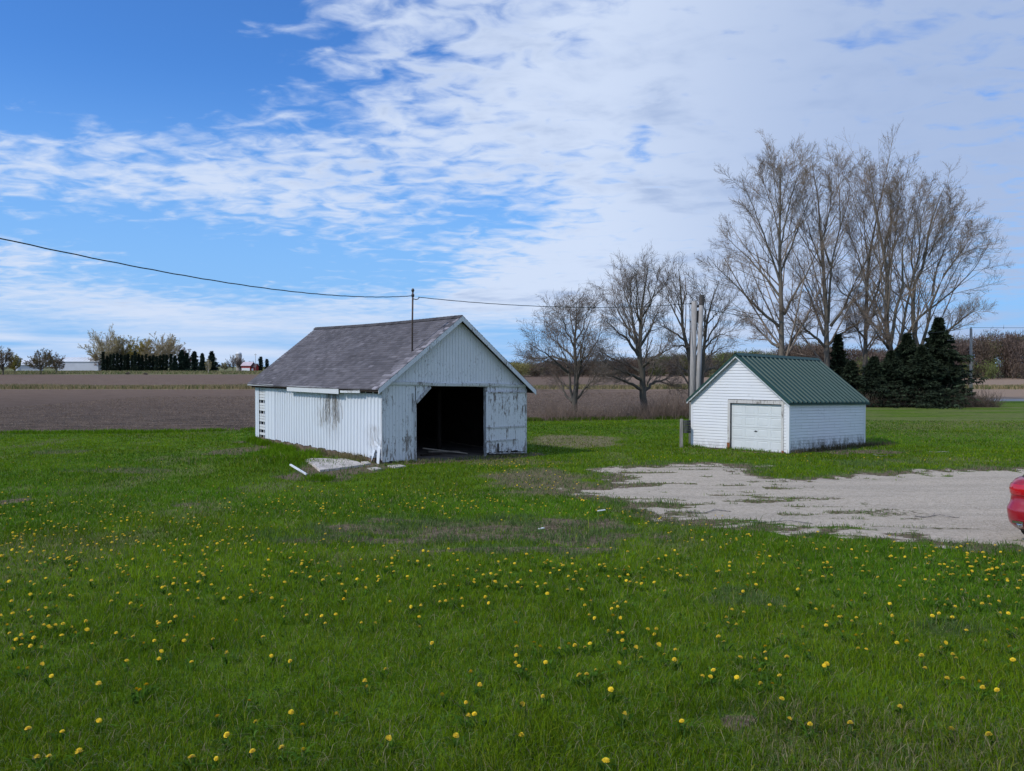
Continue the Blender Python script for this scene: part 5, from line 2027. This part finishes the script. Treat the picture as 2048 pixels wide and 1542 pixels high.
def spruce(name, label, px, base_py, apex_py, depth, halfpx, rng, fat=1.0, group=None, col=(.019, .028, .015), nlev=60, sprig=46, power=.85, skirt=.06, cat='tree'):
    apex = P(px, apex_py, depth)
    x0 = (px - 1024) / FPX * depth
    z0 = float(gz(x0, depth))
    H = apex[2] - z0
    RB = halfpx / FPX * depth
    e = empty(name, (x0, depth, z0))
    tag(e, label, cat, group)
    m_ = MB()
    m_.tube([(x0, depth, z0 - .2), (x0, depth, z0 + H * .5), (x0, depth, z0 + H * .97)], [.03 * H * .6, .012 * H, .02], 8)
    m_.build('trunk', M_bark2, e, smooth=True)
    Vl, Cl = [], []
    n_br = int(nlev * 7)
    f = (np.arange(n_br) + rng.rand(n_br)) / n_br
    f = skirt + (1 - skirt) * f
    az = rng.rand(n_br) * 6.283
    Lb = RB * (1 - f) ** power * (.22 + 1.0 * rng.rand(n_br)) * (.85 + .25 * np.sin(az * 2 + f * 9 + px)) * (1.4 if fat == 1.0 else 1.0) * (.86 + .28 * np.sin(f * H * 3.1 + px) * np.sin(az + f * 5)) + .12
    # branches go out, droop, tips rise
    K_ = sprig
    t = (rng.rand(n_br, K_)) ** .7
    lat = (rng.rand(n_br, K_) * 2 - 1) * (.10 + .22 * (1 - t)) * Lb[:, None]
    r = t * Lb[:, None]
    zz = z0 + f[:, None] * H - r * .28 + .16 * Lb[:, None] * t ** 3 - np.abs(lat) * .25
    ca, sa = np.cos(az)[:, None], np.sin(az)[:, None]
    X = x0 + ca * r - sa * lat
    Y = depth + sa * r + ca * lat
    c = np.stack([X, Y, zz], -1).reshape(-1, 3)
    n_ = len(c)
    sz = (.016 * H + .10) * fat
    dirv = np.stack([np.broadcast_to(ca, X.shape), np.broadcast_to(sa, X.shape), np.full(X.shape, -.35)], -1).reshape(-1, 3) + rng.randn(n_, 3) * .55
    dirv /= np.linalg.norm(dirv, axis=1, keepdims=True)
    sd_ = np.cross(dirv, rng.randn(n_, 3))
    sd_ /= np.linalg.norm(sd_, axis=1, keepdims=True)
    s_ = sz * (.6 + .9 * rng.rand(n_, 1))
    V = np.stack([c - sd_ * s_ * .28, c + sd_ * s_ * .28, c + dirv * s_ * 1.3], 1).reshape(-1, 3)
    F = np.arange(n_ * 3).reshape(-1, 3)
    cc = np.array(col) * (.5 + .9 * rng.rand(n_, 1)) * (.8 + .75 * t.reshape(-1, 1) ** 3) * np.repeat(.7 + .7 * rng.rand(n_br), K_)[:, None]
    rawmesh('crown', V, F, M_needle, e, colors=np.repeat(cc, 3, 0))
    return e


rc_ = np.random.RandomState(23)
spruce('spruce_tree', 'tall dark spruce with a narrow top at the right end of the row', 1876, 806, 637, 82, 92, rc_, nlev=95, sprig=64, power=1.05)
spruce('spruce_tree', 'second tall dark spruce hidden behind the forked cottonwood trunk', 1813, 810, 668, 82, 90, rc_, nlev=90, sprig=62, power=1.1)
spruce('spruce_tree', 'low wide dark spruce just right of the garage roof corner', 1748, 812, 714, 80, 68, rc_, nlev=75, sprig=60, power=1.05)
spruce('spruce_tree', 'slender spruce showing above the green garage roof', 1675, 815, 669, 86, 34, rc_, nlev=60, sprig=46)
spruce('spruce_tree', 'low bushy spruce behind the lower right slope of the green roof', 1702, 813, 722, 82, 44, rc_, nlev=60, sprig=54)
spruce('spruce_tree', 'broad low spruce filling the gap between the two tall spruces', 1843, 808, 694, 79.5, 88, rc_, nlev=80, sprig=62, power=1.05)
spruce('spruce_tree', 'ragged low spruce at the right foot of the row beside the field', 1898, 806, 722, 81, 52, rc_, nlev=70, sprig=58, power=.9)
spruce('spruce_tree', 'dark low spruce between the wide spruce and the forked cottonwood', 1782, 812, 703, 80.5, 74, rc_, nlev=70, sprig=58, power=.95)

# tangle of bare brush at the foot of the spruces
n_ = 2600
x = 33 + rs.rand(n_) * 13.5
y = 78.2 + rs.rand(n_) * 2.2
p = np.stack([x, y, gz(x, y)], 1)
PL = np.zeros((n_, 5, 3))
d = rs.randn(n_, 3) * .45 + np.array([0, 0, .8])
for k in range(5):
    PL[:, k] = p
    d = d + rs.randn(n_, 3) * .3
    d /= np.linalg.norm(d, axis=1, keepdims=True)
    p = p + d * (.12 + .65 * rs.rand(n_, 1) ** 2)
V_, F_ = tubes(PL, np.linspace(1, .5, 5)[None] * np.full((n_, 1), .013), 3)
tag(rawmesh('undergrowth', V_, F_, simple('brush_stems', (.15, .115, .09), .35, 1.0, .9, .1, 0)), kind='stuff')

# hedge-like conifers of the far farm
for i in range(20):
    px = 207 + i * 7.1 + rc_.randn() * .8
    spruce('hedge_conifer', 'narrow dark conifer in the long hedge row before the distant pale trees', px, 742, 706 + rc_.rand() * 6 - (5 if i in (0, 9) else 0), 436 + rc_.randn() * 2, 5.2, rc_,
           group='narrow conifers of the distant hedge row', nlev=30, sprig=18, power=.35, skirt=.0, fat=1.7, col=(.018, .029, .018))
for px, ap, hp, lab in ((350, 712, 9, 'distant dark spruce, first of the broad ones after the hedge row'), (364, 700, 13, 'distant dark spruce with a broad base left of a pair of pointed ones'),
                        (389, 703, 13, 'distant dark pointed spruce in the middle of the spruce group'), (405, 707, 11, 'distant smaller dark spruce squeezed between pointed ones'),
                        (424, 703, 20, 'distant broadest dark spruce ending the group on the right'), (374, 706, 9, 'distant slim dark spruce tucked behind its broader neighbours')):
    spruce('spruce_tree', lab, px, 743, ap, 432 + rc_.randn() * 3, hp, rc_, nlev=44, sprig=24, power=.6, skirt=.0, fat=2.0, col=(.018, .032, .022))
spruce('spruce_tree', 'distant dark evergreen beside the red barn', 522, 742, 713, 440, 8, rc_, fat=2.0, nlev=24, sprig=16, power=.4, skirt=.0, col=(.015, .03, .022))
spruce('spruce_tree', 'distant small evergreen nearest the shingle roof edge', 534, 742, 718, 442, 5, rc_, fat=2.0, nlev=20, sprig=14, power=.3, skirt=.2, col=(.022, .04, .03))

# ------------------------------------------------------------------ far deciduous trees (own trunk and crown each)
def vtree(name, label, px, base_py, top_py, halfpx, depth, rng, mats, group=None, low=.14, nl=24, dens=(8, 6), twr=.05, upb=.25, bud=None, fork=.3, cat='tree'):
    x0 = (px - 1024) / FPX * depth
    z0 = float(gz(x0, depth))
    H = P(px, top_py, depth)[2] - z0
    Rr = halfpx / FPX * depth
    e = empty(name, (x0, depth, z0))
    tag(e, label, cat, group)
    tp = resample([(x0, depth, z0 - .2), (x0 + rng.randn() * .1, depth, z0 + H * low), (x0 + rng.randn() * .03 * H, depth + rng.randn() * .03 * H, z0 + H * .8)], 8)
    tr_r = np.linspace(1, .25, 8) * H * .022
    V_, F_ = tubes(tp[None], tr_r[None], 7)
    VS, FS, b = [V_], [F_], len(V_)
    Ls, Rs = [tp], [tr_r]
    for k in range(nl):
        a = 6.283 * rng.rand()
        el = math.asin(.12 + .88 * (k + rng.rand()) / nl)
        q1 = .78 + .24 * rng.rand()
        f0 = low * (.6 + .5 * rng.rand()) + .12 * math.sin(el)
        p0 = np.array([x0, depth, z0 + H * f0])
        p2 = np.array([x0 + math.cos(a) * math.cos(el) ** .7 * Rr * q1, depth + math.sin(a) * math.cos(el) ** .7 * Rr * q1, z0 + H * (low + (1 - low) * (.15 + .85 * math.sin(el)) * q1)])
        p1 = p0 * .5 + p2 * .5 + np.array([math.cos(a), math.sin(a), 0]) * Rr * .06
        l3 = resample([p0, p1, p2], 8)
        r_ = np.linspace(1, .2, 8) * H * .011
        V_, F_ = tubes(l3[None], r_[None] * .75, 5)
        VS.append(V_); FS.append(F_ + b); b += len(V_)
        Ls.append(l3); Rs.append(r_)
    rawmesh('trunk', np.concatenate(VS), np.concatenate(FS), mats[0], e)
    c1, r1 = spawn(np.array(Ls), np.array(Rs), dens[0], .3, .98, 34, .40, upb, rng, .05, .5, twr, K_=5)
    c2, r2 = spawn(c1, r1, dens[1], .1, .98, 40, .55, upb, rng, .1, .6, twr * .7, K_=4)
    VS, FS, b = [], [], 0
    for PLk, RDk in ((c1, r1), (c2, r2)):
        V_, F_ = tubes(PLk, RDk, 3)
        VS.append(V_); FS.append(F_ + b); b += len(V_)
    rawmesh('crown', np.concatenate(VS), np.concatenate(FS), mats[1], e)
    if bud:
        V_, F_, C_ = buds(c2, bud[0], bud[1], bud[2], rng)
        rawmesh('buds', V_, F_, M_bud, e, colors=C_)
    return e


rv_ = np.random.RandomState(31)
vtree('pale_tree', 'distant large pale bare tree at the left end behind the hedge row', 214, 742, 655, 50, 455, rv_, (M_bark3, M_twig3), nl=44, dens=(11, 8), twr=.09, bud=(3500, .3, (.36, .30, .14)))
vtree('pale_tree', 'distant yellowish tree second from left behind the hedge row', 254, 742, 666, 30, 462, rv_, (M_bark3, M_twigy), nl=30, dens=(8, 7), twr=.09, bud=(2600, .35, (.36, .27, .09)))
vtree('pale_tree', 'distant low yellow green tree midway behind the hedge row', 284, 742, 676, 32, 458, rv_, (M_bark3, M_twigy), nl=30, dens=(8, 7), twr=.09, bud=(4200, .36, (.38, .30, .08)))
vtree('pale_tree', 'distant broad pale tree with leaning stems at the right behind the hedge row', 326, 742, 664, 48, 455, rv_, (M_bark3, M_twig3), nl=44, dens=(11, 8), twr=.09, bud=(3500, .32, (.34, .25, .12)))
vtree('reddish_tree', 'distant small reddish tree above the first broad dark spruces', 372, 742, 690, 18, 462, rv_, (M_bark2, M_twig2), nl=20, twr=.08, bud=(2200, .25, (.30, .15, .12)))
vtree('reddish_tree', 'distant small reddish bush tree left of the hedge row by the shed', 192, 742, 704, 13, 452, rv_, (M_bark2, M_twig2), nl=20, twr=.07, bud=(900, .25, (.30, .16, .14)))
vtree('brown_tree', 'distant round brown tree standing before the long metal shed', 82, 747, 695, 32, 312, rv_, (M_bark2, M_twig2), nl=34, dens=(9, 8), twr=.045, low=.18, bud=(5200, .16, (.17, .14, .06)))
vtree('brown_tree', 'distant brown tree whose crown overlaps the left end of the shed', 112, 746, 703, 18, 330, rv_, (M_bark2, M_twig2), nl=24, dens=(8, 7), twr=.045, bud=(2500, .16, (.18, .12, .06)))
vtree('brown_tree', 'distant bare tree at the far left edge of the view', 6, 748, 690, 22, 300, rv_, (M_bark2, M_twig2), nl=30, dens=(9, 7), twr=.045, bud=(3500, .15, (.20, .15, .06)))
vtree('brown_tree', 'distant olive tree just beyond the left frame edge', -34, 748, 696, 24, 305, rv_, (M_bark2, M_twigy), nl=30, dens=(8, 7), twr=.045, bud=(3000, .15, (.20, .17, .06)))
vtree('brown_tree', 'distant yellow green tree between the edge tree and the small silo', 30, 747, 705, 13, 318, rv_, (M_bark2, M_twigy), nl=24, dens=(8, 7), twr=.05, bud=(4000, .16, (.30, .26, .06)))
vtree('bare_tree', 'distant grey bare tree left of the concrete silo', 466, 743, 708, 14, 440, rv_, (M_bark2, M_twig2), nl=24, twr=.07)
vtree('bare_tree', 'distant grey bare tree in front of the concrete silo', 482, 743, 712, 12, 442, rv_, (M_bark2, M_twig2), nl=24, twr=.07)
vtree('bare_tree', 'distant low shrubby tree right of the dark spruces', 449, 744, 724, 9, 430, rv_, (M_bark2, M_twig3), nl=20, twr=.07, bud=(800, .25, (.24, .22, .12)))
vtree('bare_tree', 'distant slender pale sapling in front of the broad dark spruce', 417, 748, 716, 7, 330, rv_, (M_bark3, M_twig3), nl=16, twr=.04, bud=(500, .15, (.28, .24, .10)))
vtree('small_bush', 'dark round bush on the far grass strip, left one', 256, 750, 743, 5, 300, rv_, (M_bark2, M_twig2), nl=16, dens=(8, 8), twr=.05, low=.05, cat='bush')
vtree('small_bush', 'dark low bush on the far grass strip, right one', 293, 750, 745, 6, 300, rv_, (M_bark2, M_twig2), nl=16, dens=(8, 8), twr=.05, low=.05, cat='bush')

# ------------------------------------------------------------------ far farm buildings
def TF(px, depth, ang=0.0):
    x0 = (px - 1024) / FPX * depth
    z0 = float(gz(x0, depth))
    c, s = math.cos(ang), math.sin(ang)
    return (lambda u_, v_, w_: (x0 + c * u_ - s * v_, depth + s * u_ + c * v_, z0 + w_)), (x0, depth, z0)


M_shed = simple('grey_white_steel', (.56, .58, .63), .05, .3, .6, .3, 0)
M_shedroof = simple('bright_steel_roof', (.80, .82, .84), .05, .3, .4, .4, 0)
M_red = simple('red_barn_paint', (.36, .035, .03), .15, .5, .7, .2, 0)
M_silo = simple('silo_concrete', (.42, .40, .38), .15, .3, .9, .1, 0)


def farmshed(name, label, px, depth, ang, L_, Wd, H_, Rh, mw, mr, doors=(), windows=None, seams=0, mwall2=None):
    T, loc = TF(px, depth, ang)
    e = empty(name, loc)
    tag(e, label, 'shed' if 'shed' in name else 'barn')
    m__ = MB(T)
    m__.box(0, L_, 0, Wd, -.3, H_)
    m__.quad([(0, 0, H_), (0, Wd, H_), (0, Wd / 2, H_ + Rh)])
    m__.quad([(L_, 0, H_), (L_, Wd, H_), (L_, Wd / 2, H_ + Rh)])
    m__.build('walls', mw, e)
    m__ = MB(T)
    for s in (0, 1):
        y0, y1 = (-.4, Wd / 2) if s == 0 else (Wd + .4, Wd / 2)
        zz0 = H_ - .4 * Rh / (Wd / 2)
        m__.hexa([(-.4, y0, zz0 + .02), (L_ + .4, y0, zz0 + .02), (L_ + .4, y1, H_ + Rh + .02), (-.4, y1, H_ + Rh + .02),
                  (-.4, y0, zz0 + .22), (L_ + .4, y0, zz0 + .22), (L_ + .4, y1, H_ + Rh + .22), (-.4, y1, H_ + Rh + .22)])
    for k in range(seams):
        uu = L_ * (k + .5) / seams
        m__.hexa([(uu, -.4, H_ - .2), (uu + .25, -.4, H_ - .2), (uu + .25, Wd / 2, H_ + Rh + .2), (uu, Wd / 2, H_ + Rh + .2),
                  (uu, -.4, H_ + .2), (uu + .25, -.4, H_ + .2), (uu + .25, Wd / 2, H_ + Rh + .5), (uu, Wd / 2, H_ + Rh + .5)])
    m__.build('roof', mr, e)
    for (a, b2, z0, z1, mt_) in doors:
        m__ = MB(T)
        m__.box(a, b2, -.08, -.02, z0, z1)
        m__.build('door', mt_, e)
    return e, T


farmshed('metal_shed', 'long grey white metal shed with a pale roof across the field', 116, 450, .0, 22, 12, 4.9, 2.2, M_shed, M_shedroof, seams=12,
         doors=((-.02, .5, 0, 4.9, M_shedroof),))
farmshed('white_farm_building', 'low pale farm building half hidden by trees at the far left', 34, 440, .35, 11, 8, 3.2, 2.4, M_shed, M_shedroof)
farmshed('white_farm_building', 'small pinkish farm building beside the round brown tree', 53, 445, .1, 6, 6, 3.0, 1.4, simple('pinkish_wall', (.42, .30, .30), .1), M_shedroof)
farmshed('red_barn', 'small red barn with white lower wall in the distance', 483, 432, .0, 4.6, 9, 2.7, 1.8, M_red, simple('pale_barn_roof', (.60, .50, .52), .1, .3, .8), doors=((.1, 4.4, .1, 1.5, M_shedroof),))
farmshed('red_farm_wing', 'small dark red building joined on the right of the red barn', 497, 433, .0, 3.6, 6, 1.9, 1.7, M_red, simple('dark_barn_roof', (.10, .06, .06), .1, .3, .8), doors=((1.6, 2.6, .1, 1.2, M_shedroof),))


def silo(label, px, depth, r, h, domem, bodym):
    T, loc = TF(px, depth)
    e = empty('silo', loc)
    tag(e, label, 'silo')
    m__ = MB(T)
    m__.tube([(0, 0, -.3), (0, 0, h * .5), (0, 0, h)], r, 20, caps=False)
    m__.build('body', bodym, e, smooth=True)
    m__ = MB(T)
    rings = [(0, 0, h + r * .75 * math.sin(a)) for a in np.linspace(0, 1.5, 6)]
    m__.tube(rings, [r * 1.02 * math.cos(a) for a in np.linspace(0, 1.5, 6)], 20)
    m__.build('dome', domem, e, smooth=True)


silo('tall concrete silo with a pale dome behind distant bare trees', 478, 447, 1.5, 9.0, M_shedroof, M_silo)
silo('short steel silo with a rounded top at the far left farm', 37, 436, 1.25, 6.6, M_shedroof, M_shed)
e, ptx = pole(511, 707, 511, 425, .12, .10, 'far thin pole standing behind the distant red barn', name='utility_pole')
m_ = MB()
m_.box(ptx[0] - .7, ptx[0] + .7, ptx[1] - .06, ptx[1] + .06, ptx[2] - .7, ptx[2] - .55)
m_.build('crossarm', M_greywood, e)

# ------------------------------------------------------------------ woods in the distance
def woods(name, specs, seed, twr=.06):
    """specs: list of (px, depth, H, R, colour, twigs)"""
    rng = np.random.RandomState(seed)
    Vs, Fs, Cs, b = [], [], [], 0
    for px, depth, H, R0, col, nt_ in specs:
        x0 = (px - 1024) / FPX * depth
        z0 = float(gz(x0, depth))
        # trunk and a fan of limbs, each clothed in fine twigs
        nl = 9
        a = rng.rand(nl) * 6.283
        rr = R0 * (.3 + .7 * rng.rand(nl))
        z1 = z0 + H * (.98 - .35 * (rr / R0) ** 2 * rng.rand(nl))
        p0 = np.stack([np.full(nl, x0), np.full(nl, depth), np.full(nl, z0)], 1)
        p2 = np.stack([x0 + np.cos(a) * rr, depth + np.sin(a) * rr, z1], 1)
        tt = np.linspace(0, 1, 6)[None, :, None]
        PL = p0[:, None] * (1 - tt) + p2[:, None] * tt
        PL[:, :, 0] = p0[:, None, 0] + (p2 - p0)[:, None, 0] * tt[..., 0] ** 1.5
        PL[:, :, 1] = p0[:, None, 1] + (p2 - p0)[:, None, 1] * tt[..., 0] ** 1.5
        RD = np.linspace(1, .2, 6)[None] * np.full((nl, 1), H * .008 + .05)
        V_, F_ = tubes(PL, RD, 3)
        Vs.append(V_); Fs.append(F_ + b); Cs.append(np.tile(np.array([.15, .12, .10]), (len(V_), 1))); b += len(V_)
        n_ = nt_
        i = rng.randint(0, nl, n_)
        t = (rng.rand(n_) ** .7) * 4.99
        k = t.astype(int)
        f = (t - k)[:, None]
        p = PL[i, k] * (1 - f) + PL[i, k + 1] * f
        p = p + rng.randn(n_, 3) * np.array([R0 * .22, R0 * .22, H * .05])
        d = rng.randn(n_, 3) * .6 + np.array([0, 0, .9])
        d /= np.linalg.norm(d, axis=1, keepdims=True)
        ln_ = (.5 + .9 * rng.rand(n_, 1)) * H * .085
        s_ = np.cross(d, rng.randn(n_, 3))
        s_ /= np.linalg.norm(s_, axis=1, keepdims=True)
        V_ = np.stack([p - s_ * twr, p + s_ * twr, p + d * ln_], 1).reshape(-1, 3)
        V_[:, 2] = np.maximum(V_[:, 2], z0)
        Vs.append(V_)
        F3 = np.arange(n_ * 3).reshape(-1, 3) + b
        Fs.append(F3)
        c = np.array(col) * (.6 + .8 * rng.rand(n_, 1))
        Cs.append(np.repeat(c, 3, 0))
        b += len(V_)
    F4 = np.concatenate([f for f in Fs if f.shape[1] == 4])
    F3 = np.concatenate([f for f in Fs if f.shape[1] == 3])
    o_ = rawmesh(name, np.concatenate(Vs), (F4, F3), M_bud2, colors=np.concatenate(Cs))
    tag(o_, kind='stuff')
    return o_


M_bud2 = needle_mat('wood_twigs')
rw_ = np.random.RandomState(41)
BRN, PUR, OLV, GRN, YEL = (.115, .083, .06), (.125, .090, .074), (.11, .11, .045), (.13, .16, .045), (.22, .20, .07)
sp = []
for i in range(150):          # behind and right of the spruces
    px = 1560 + (2500 - 1560) * rw_.rand()
    dep = 232 + rw_.rand() * 45
    top = 672 - 8 * math.sin(px * .013) + rw_.rand() * 14 + (dep - 232) * -.1
    if px < 1900:
        top += 22
    H = (HORIZ - top) / FPX * dep + CAMZ - float(gz(0, dep))
    c = [BRN, PUR, PUR, BRN, PUR, OLV][rw_.randint(6)]
    sp.append((px, dep, H, 3.6 + 2 * rw_.rand(), c, 1500))
for i in range(45):          # low green understorey at the wood's edge
    px = 1560 + (2500 - 1560) * rw_.rand()
    dep = 226 + rw_.rand() * 6
    sp.append((px, dep, 3.5 + 3 * rw_.rand(), 2.6, [OLV, BRN, BRN, GRN, PUR][rw_.randint(5)], 420))
woods('woods', sp, 5, .09)
sp = []
for i in range(135):          # seen between the barn and the garage, and behind it
    px = 1010 + (1640 - 1010) * rw_.rand()
    dep = 255 + rw_.rand() * 45
    top = 716 - 10 * math.exp(-((px - 1340) / 60) ** 2) - 16 * math.exp(-((px - 1500) / 80) ** 2) + rw_.rand() * 10 + (6 if px < 1080 else 0)
    H = (HORIZ - top) / FPX * dep + CAMZ - float(gz(0, dep))
    if px > 1300 and rw_.rand() < .55:
        c = [OLV, GRN, OLV][rw_.randint(3)]
    elif px < 1070:
        c = [YEL, OLV][rw_.randint(2)]
    else:
        c = [BRN, PUR, BRN][rw_.randint(3)]
    sp.append((px, dep, H, 3.4 + 2 * rw_.rand(), c, 1300))
woods('woods', sp, 6, .08)
sp = []
for i in range(150):         # horizon line far behind everything
    px = -500 + 3600 * rw_.rand()
    dep = 700 + rw_.rand() * 120
    H = 5 + 4 * rw_.rand()
    sp.append((px, dep, H, 10, (.16, .15, .14), 240))
woods('woods', sp, 8, .25)

# brambles along the lawn edge in the middle of the view
n_ = 2300
x = np.concatenate([rs.rand(n_) * 22 + 2.5, rs.randn(350) * 1.5 + 3.5, rs.rand(900) * 7 + 9])
y = border(x) + .3 + rs.randn(len(x)) * .8
n_ = len(x)
p = np.stack([x, y, gz(x, y)], 1)
dens_ = fbm(x, y * 0, .35, 501)
h = (.5 + 1.5 * rs.rand(n_) * (dens_ + .2)) * (1 + .6 * sstep(x, 8, 14))
PL = np.zeros((n_, 5, 3))
d = rs.randn(n_, 3) * .25 + np.array([0, 0, 1.0])
for k in range(5):
    PL[:, k] = p
    d = d + rs.randn(n_, 3) * .22 + np.array([0, 0, -.05])
    d /= np.linalg.norm(d, axis=1, keepdims=True)
    p = p + d * (h / 4)[:, None]
RD = np.linspace(1, .5, 5)[None] * np.full((n_, 1), .009)
V_, F_ = tubes(PL, RD, 3)
rawb = rawmesh('undergrowth', V_, F_, simple('bramble_canes', (.22, .16, .125), .35, 1.0, .9, .1, 0))
tag(rawb, kind='stuff')

# twigs and sticks lying on the gravel
for k, (px, py, l, ang_, lab) in enumerate(((1420, 1025, 1.0, .15, 'thin dry stick lying on the gravel nearest the grass edge'), (1870, 1035, .9, -.1, 'curved dry twig lying on the gravel near the red car'),
                                            (1560, 1046, 1.2, .05, 'long dry stick lying on the gravel border'), (1880, 905, .9, .1, 'small dry branch on the grass right of the garage'), (1770, 912, .8, -.2, 'pale dry branch on the ground by the garage corner'))):
    c = G(px, py)
    m__ = MB()
    pl = []
    for i in range(7):
        t = i / 6 - .5
        xx_ = c[0] + t * l
        yy_ = c[1] + math.sin(t * 5 + k) * .12 + t * ang_
        pl.append((xx_, yy_, float(gz(xx_, yy_)) + .025 + .02 * math.sin(t * 9)))
    m__.tube(pl, .012, 5)
    m__.tube([pl[3], (pl[3][0] + .15, pl[3][1] + .2, pl[3][2] + .02)], .008, 4)
    tag(m__.build('stick', M_greywood), lab, 'stick')

# ------------------------------------------------------------------ red car at the right edge
carp = np.array([8.86, 13.27])
hd_ = np.array([.80, .60])
lf_ = np.array([-.60, .80])
cz = float(gz(10, 14.2))


def TC(x_, y_, z_):
    p_ = carp + hd_ * x_ + lf_ * y_
    return (p_[0], p_[1], cz + z_)


car = empty('parked_car', TC(0, 0, 0))
tag(car, 'shiny red car at the right frame edge with only its rear corner visible', 'car')


def paint(name, c, rough=.25, metal=.0, coat=.8):
    m, nt, b = newmat(name, rough, .5)
    b.inputs['Base Color'].default_value = (*c, 1)
    b.inputs['Metallic'].default_value = metal
    b.inputs['Coat Weight'].default_value = coat
    b.inputs['Coat Roughness'].default_value = .06
    return m


M_carred = paint('red_car_paint', (.30, .004, .014), .3)
M_glass = paint('tinted_glass', (.02, .03, .035), .08, 0, 0)
M_tail = paint('tail_lamp_red', (.50, .004, .012), .12)
M_chrome = paint('chrome', (.6, .6, .62), .15, 1.0, 0)
M_tyre = simple('tyre_rubber', (.02, .02, .02), .2, 10, .85)
M_trimb = simple('black_plastic', (.025, .025, .027), .2, 10, .6)


def slicerect(xr, xf, hw, n_=10, rr=.28, rf_=.5):
    pts_ = []
    for (cx_, cy_, a0, rad) in ((xr + rr, hw - rr, math.pi / 2, rr), (xr + rr, -hw + rr, math.pi, rr), (xf - rf_, -hw + rf_, 1.5 * math.pi, rf_), (xf - rf_, hw - rf_, 0, rf_)):
        for k in range(n_):
            a = a0 + (math.pi / 2) * k / (n_ - 1)
            pts_.append((cx_ + rad * math.cos(a), cy_ + rad * math.sin(a)))
    return pts_


def loft(slices, name, mat, parent, cap=True):
    V, F = [], []
    m__ = None
    for z_, xr, xf, hw in slices:
        s = slicerect(xr, xf, hw)
        m__ = len(s)
        V += [TC(a, b2, z_) for a, b2 in s]
    for j in range(len(slices) - 1):
        for i in range(m__):
            F.append((j * m__ + i, j * m__ + (i + 1) % m__, (j + 1) * m__ + (i + 1) % m__, (j + 1) * m__ + i))
    if cap:
        F.append(tuple(range(m__))[::-1])
        F.append(tuple((len(slices) - 1) * m__ + i for i in range(m__)))
    return rawmesh(name, np.array(V), F, mat, parent, smooth=True)


body = loft([(.25, .14, 4.25, .84), (.34, .04, 4.34, .875), (.44, .015, 4.38, .89), (.56, .00, 4.38, .90), (.60, .012, 4.36, .90), (.66, .075, 4.34, .89), (.72, .105, 4.30, .885),
             (.80, .11, 4.25, .885), (.90, .09, 4.05, .88), (1.00, .10, 3.6, .87), (1.06, .15, 3.25, .84), (1.10, .24, 3.05, .80)], 'body', M_carred, car)
loft([(1.095, .26, 3.02, .775), (1.22, .42, 2.75, .73), (1.34, .60, 2.45, .68), (1.42, .78, 2.2, .64)], 'windows', M_glass, car)
loft([(1.41, .79, 2.19, .645), (1.445, .84, 2.1, .61), (1.465, 1.0, 1.9, .5)], 'roof', M_carred, car)
loft([(.20, .22, 4.15, .78), (.252, .15, 4.22, .825)], 'lower_trim', M_trimb, car)
for s in (1, -1):
    # tail lamp wraps round the corner
    V, F = [], []
    zs = [.82, .86, .92, .97, 1.0]
    for z_ in zs:
        bul = .022 * math.sin(math.pi * (z_ - .80) / .22)
        xr = .11 + (.09 - .11) * max(0, (z_ - .8) / .1) if z_ < .9 else .09 + .01 * (z_ - .9) / .1
        rr = .28
        hwv = .885 - .015 * (z_ - .8) / .2
        for k in range(16):
            f = k / 15
            if f < .45:
                g = f / .45
                x_, y_ = xr + .0 - bul - .004, (hwv - rr) - (1 - g) * .22
            else:
                g = (f - .45) / .55
                a = math.pi - g * math.pi / 2 * 1.0
                x_, y_ = xr + rr + (rr + bul + .004) * math.cos(a), hwv - rr + (rr + bul + .004) * math.sin(a)
            V.append(TC(x_, s * y_, z_))
    for j in range(len(zs) - 1):
        for k in range(15):
            F.append((j * 16 + k, j * 16 + k + 1, j * 16 + 17 + k, j * 16 + 16 + k))
    rawmesh('tail_lamp', np.array(V), F, M_tail, car, smooth=True)
    m__ = MB(TC)
    m__.tube([(.02, s * .62, .33), (.30, s * .62, .33)], .045, 12)
    m__.build('exhaust_pipe', M_chrome, car, smooth=True)
    for xw in (1.02, 3.5):
        w_ = MB(TC)
        w_.tube([(xw, s * .70, .33), (xw, s * .71, .33), (xw, s * .89, .33), (xw, s * .905, .33)], [.30, .33, .33, .30], 28)
        wh = w_.build('wheel', M_tyre, car, smooth=False)
        w_ = MB(TC)
        w_.tube([(xw, s * .90, .33), (xw, s * .915, .33)], [.21, .20], 20)
        for k in range(5):
            a = k * 2 * math.pi / 5
            w_.bar((xw, s * .918, .33), (xw + .19 * math.cos(a), s * .918, .33 + .19 * math.sin(a)), .05, .03)
        w_.build('rim', M_chrome, wh)
        w_ = MB(TC)
        ar = []
        for k in range(13):
            a = math.pi * k / 12
            ar.append((xw + .37 * math.cos(a), s * .893, .33 + .37 * math.sin(a)))
        w_.tube(ar, .035, 6)
        w_.build('wheel_arch', M_trimb, car)
rfl = MB(TC)
rfl.box(-.012, .01, -.25, .25, .62, .75)
pl_ = MB(TC)
pl_.box(-.004, .012, .55, .72, .36, .40)
pl_.build('reflector', M_chrome, car)

print('objects', len(bpy.data.objects))
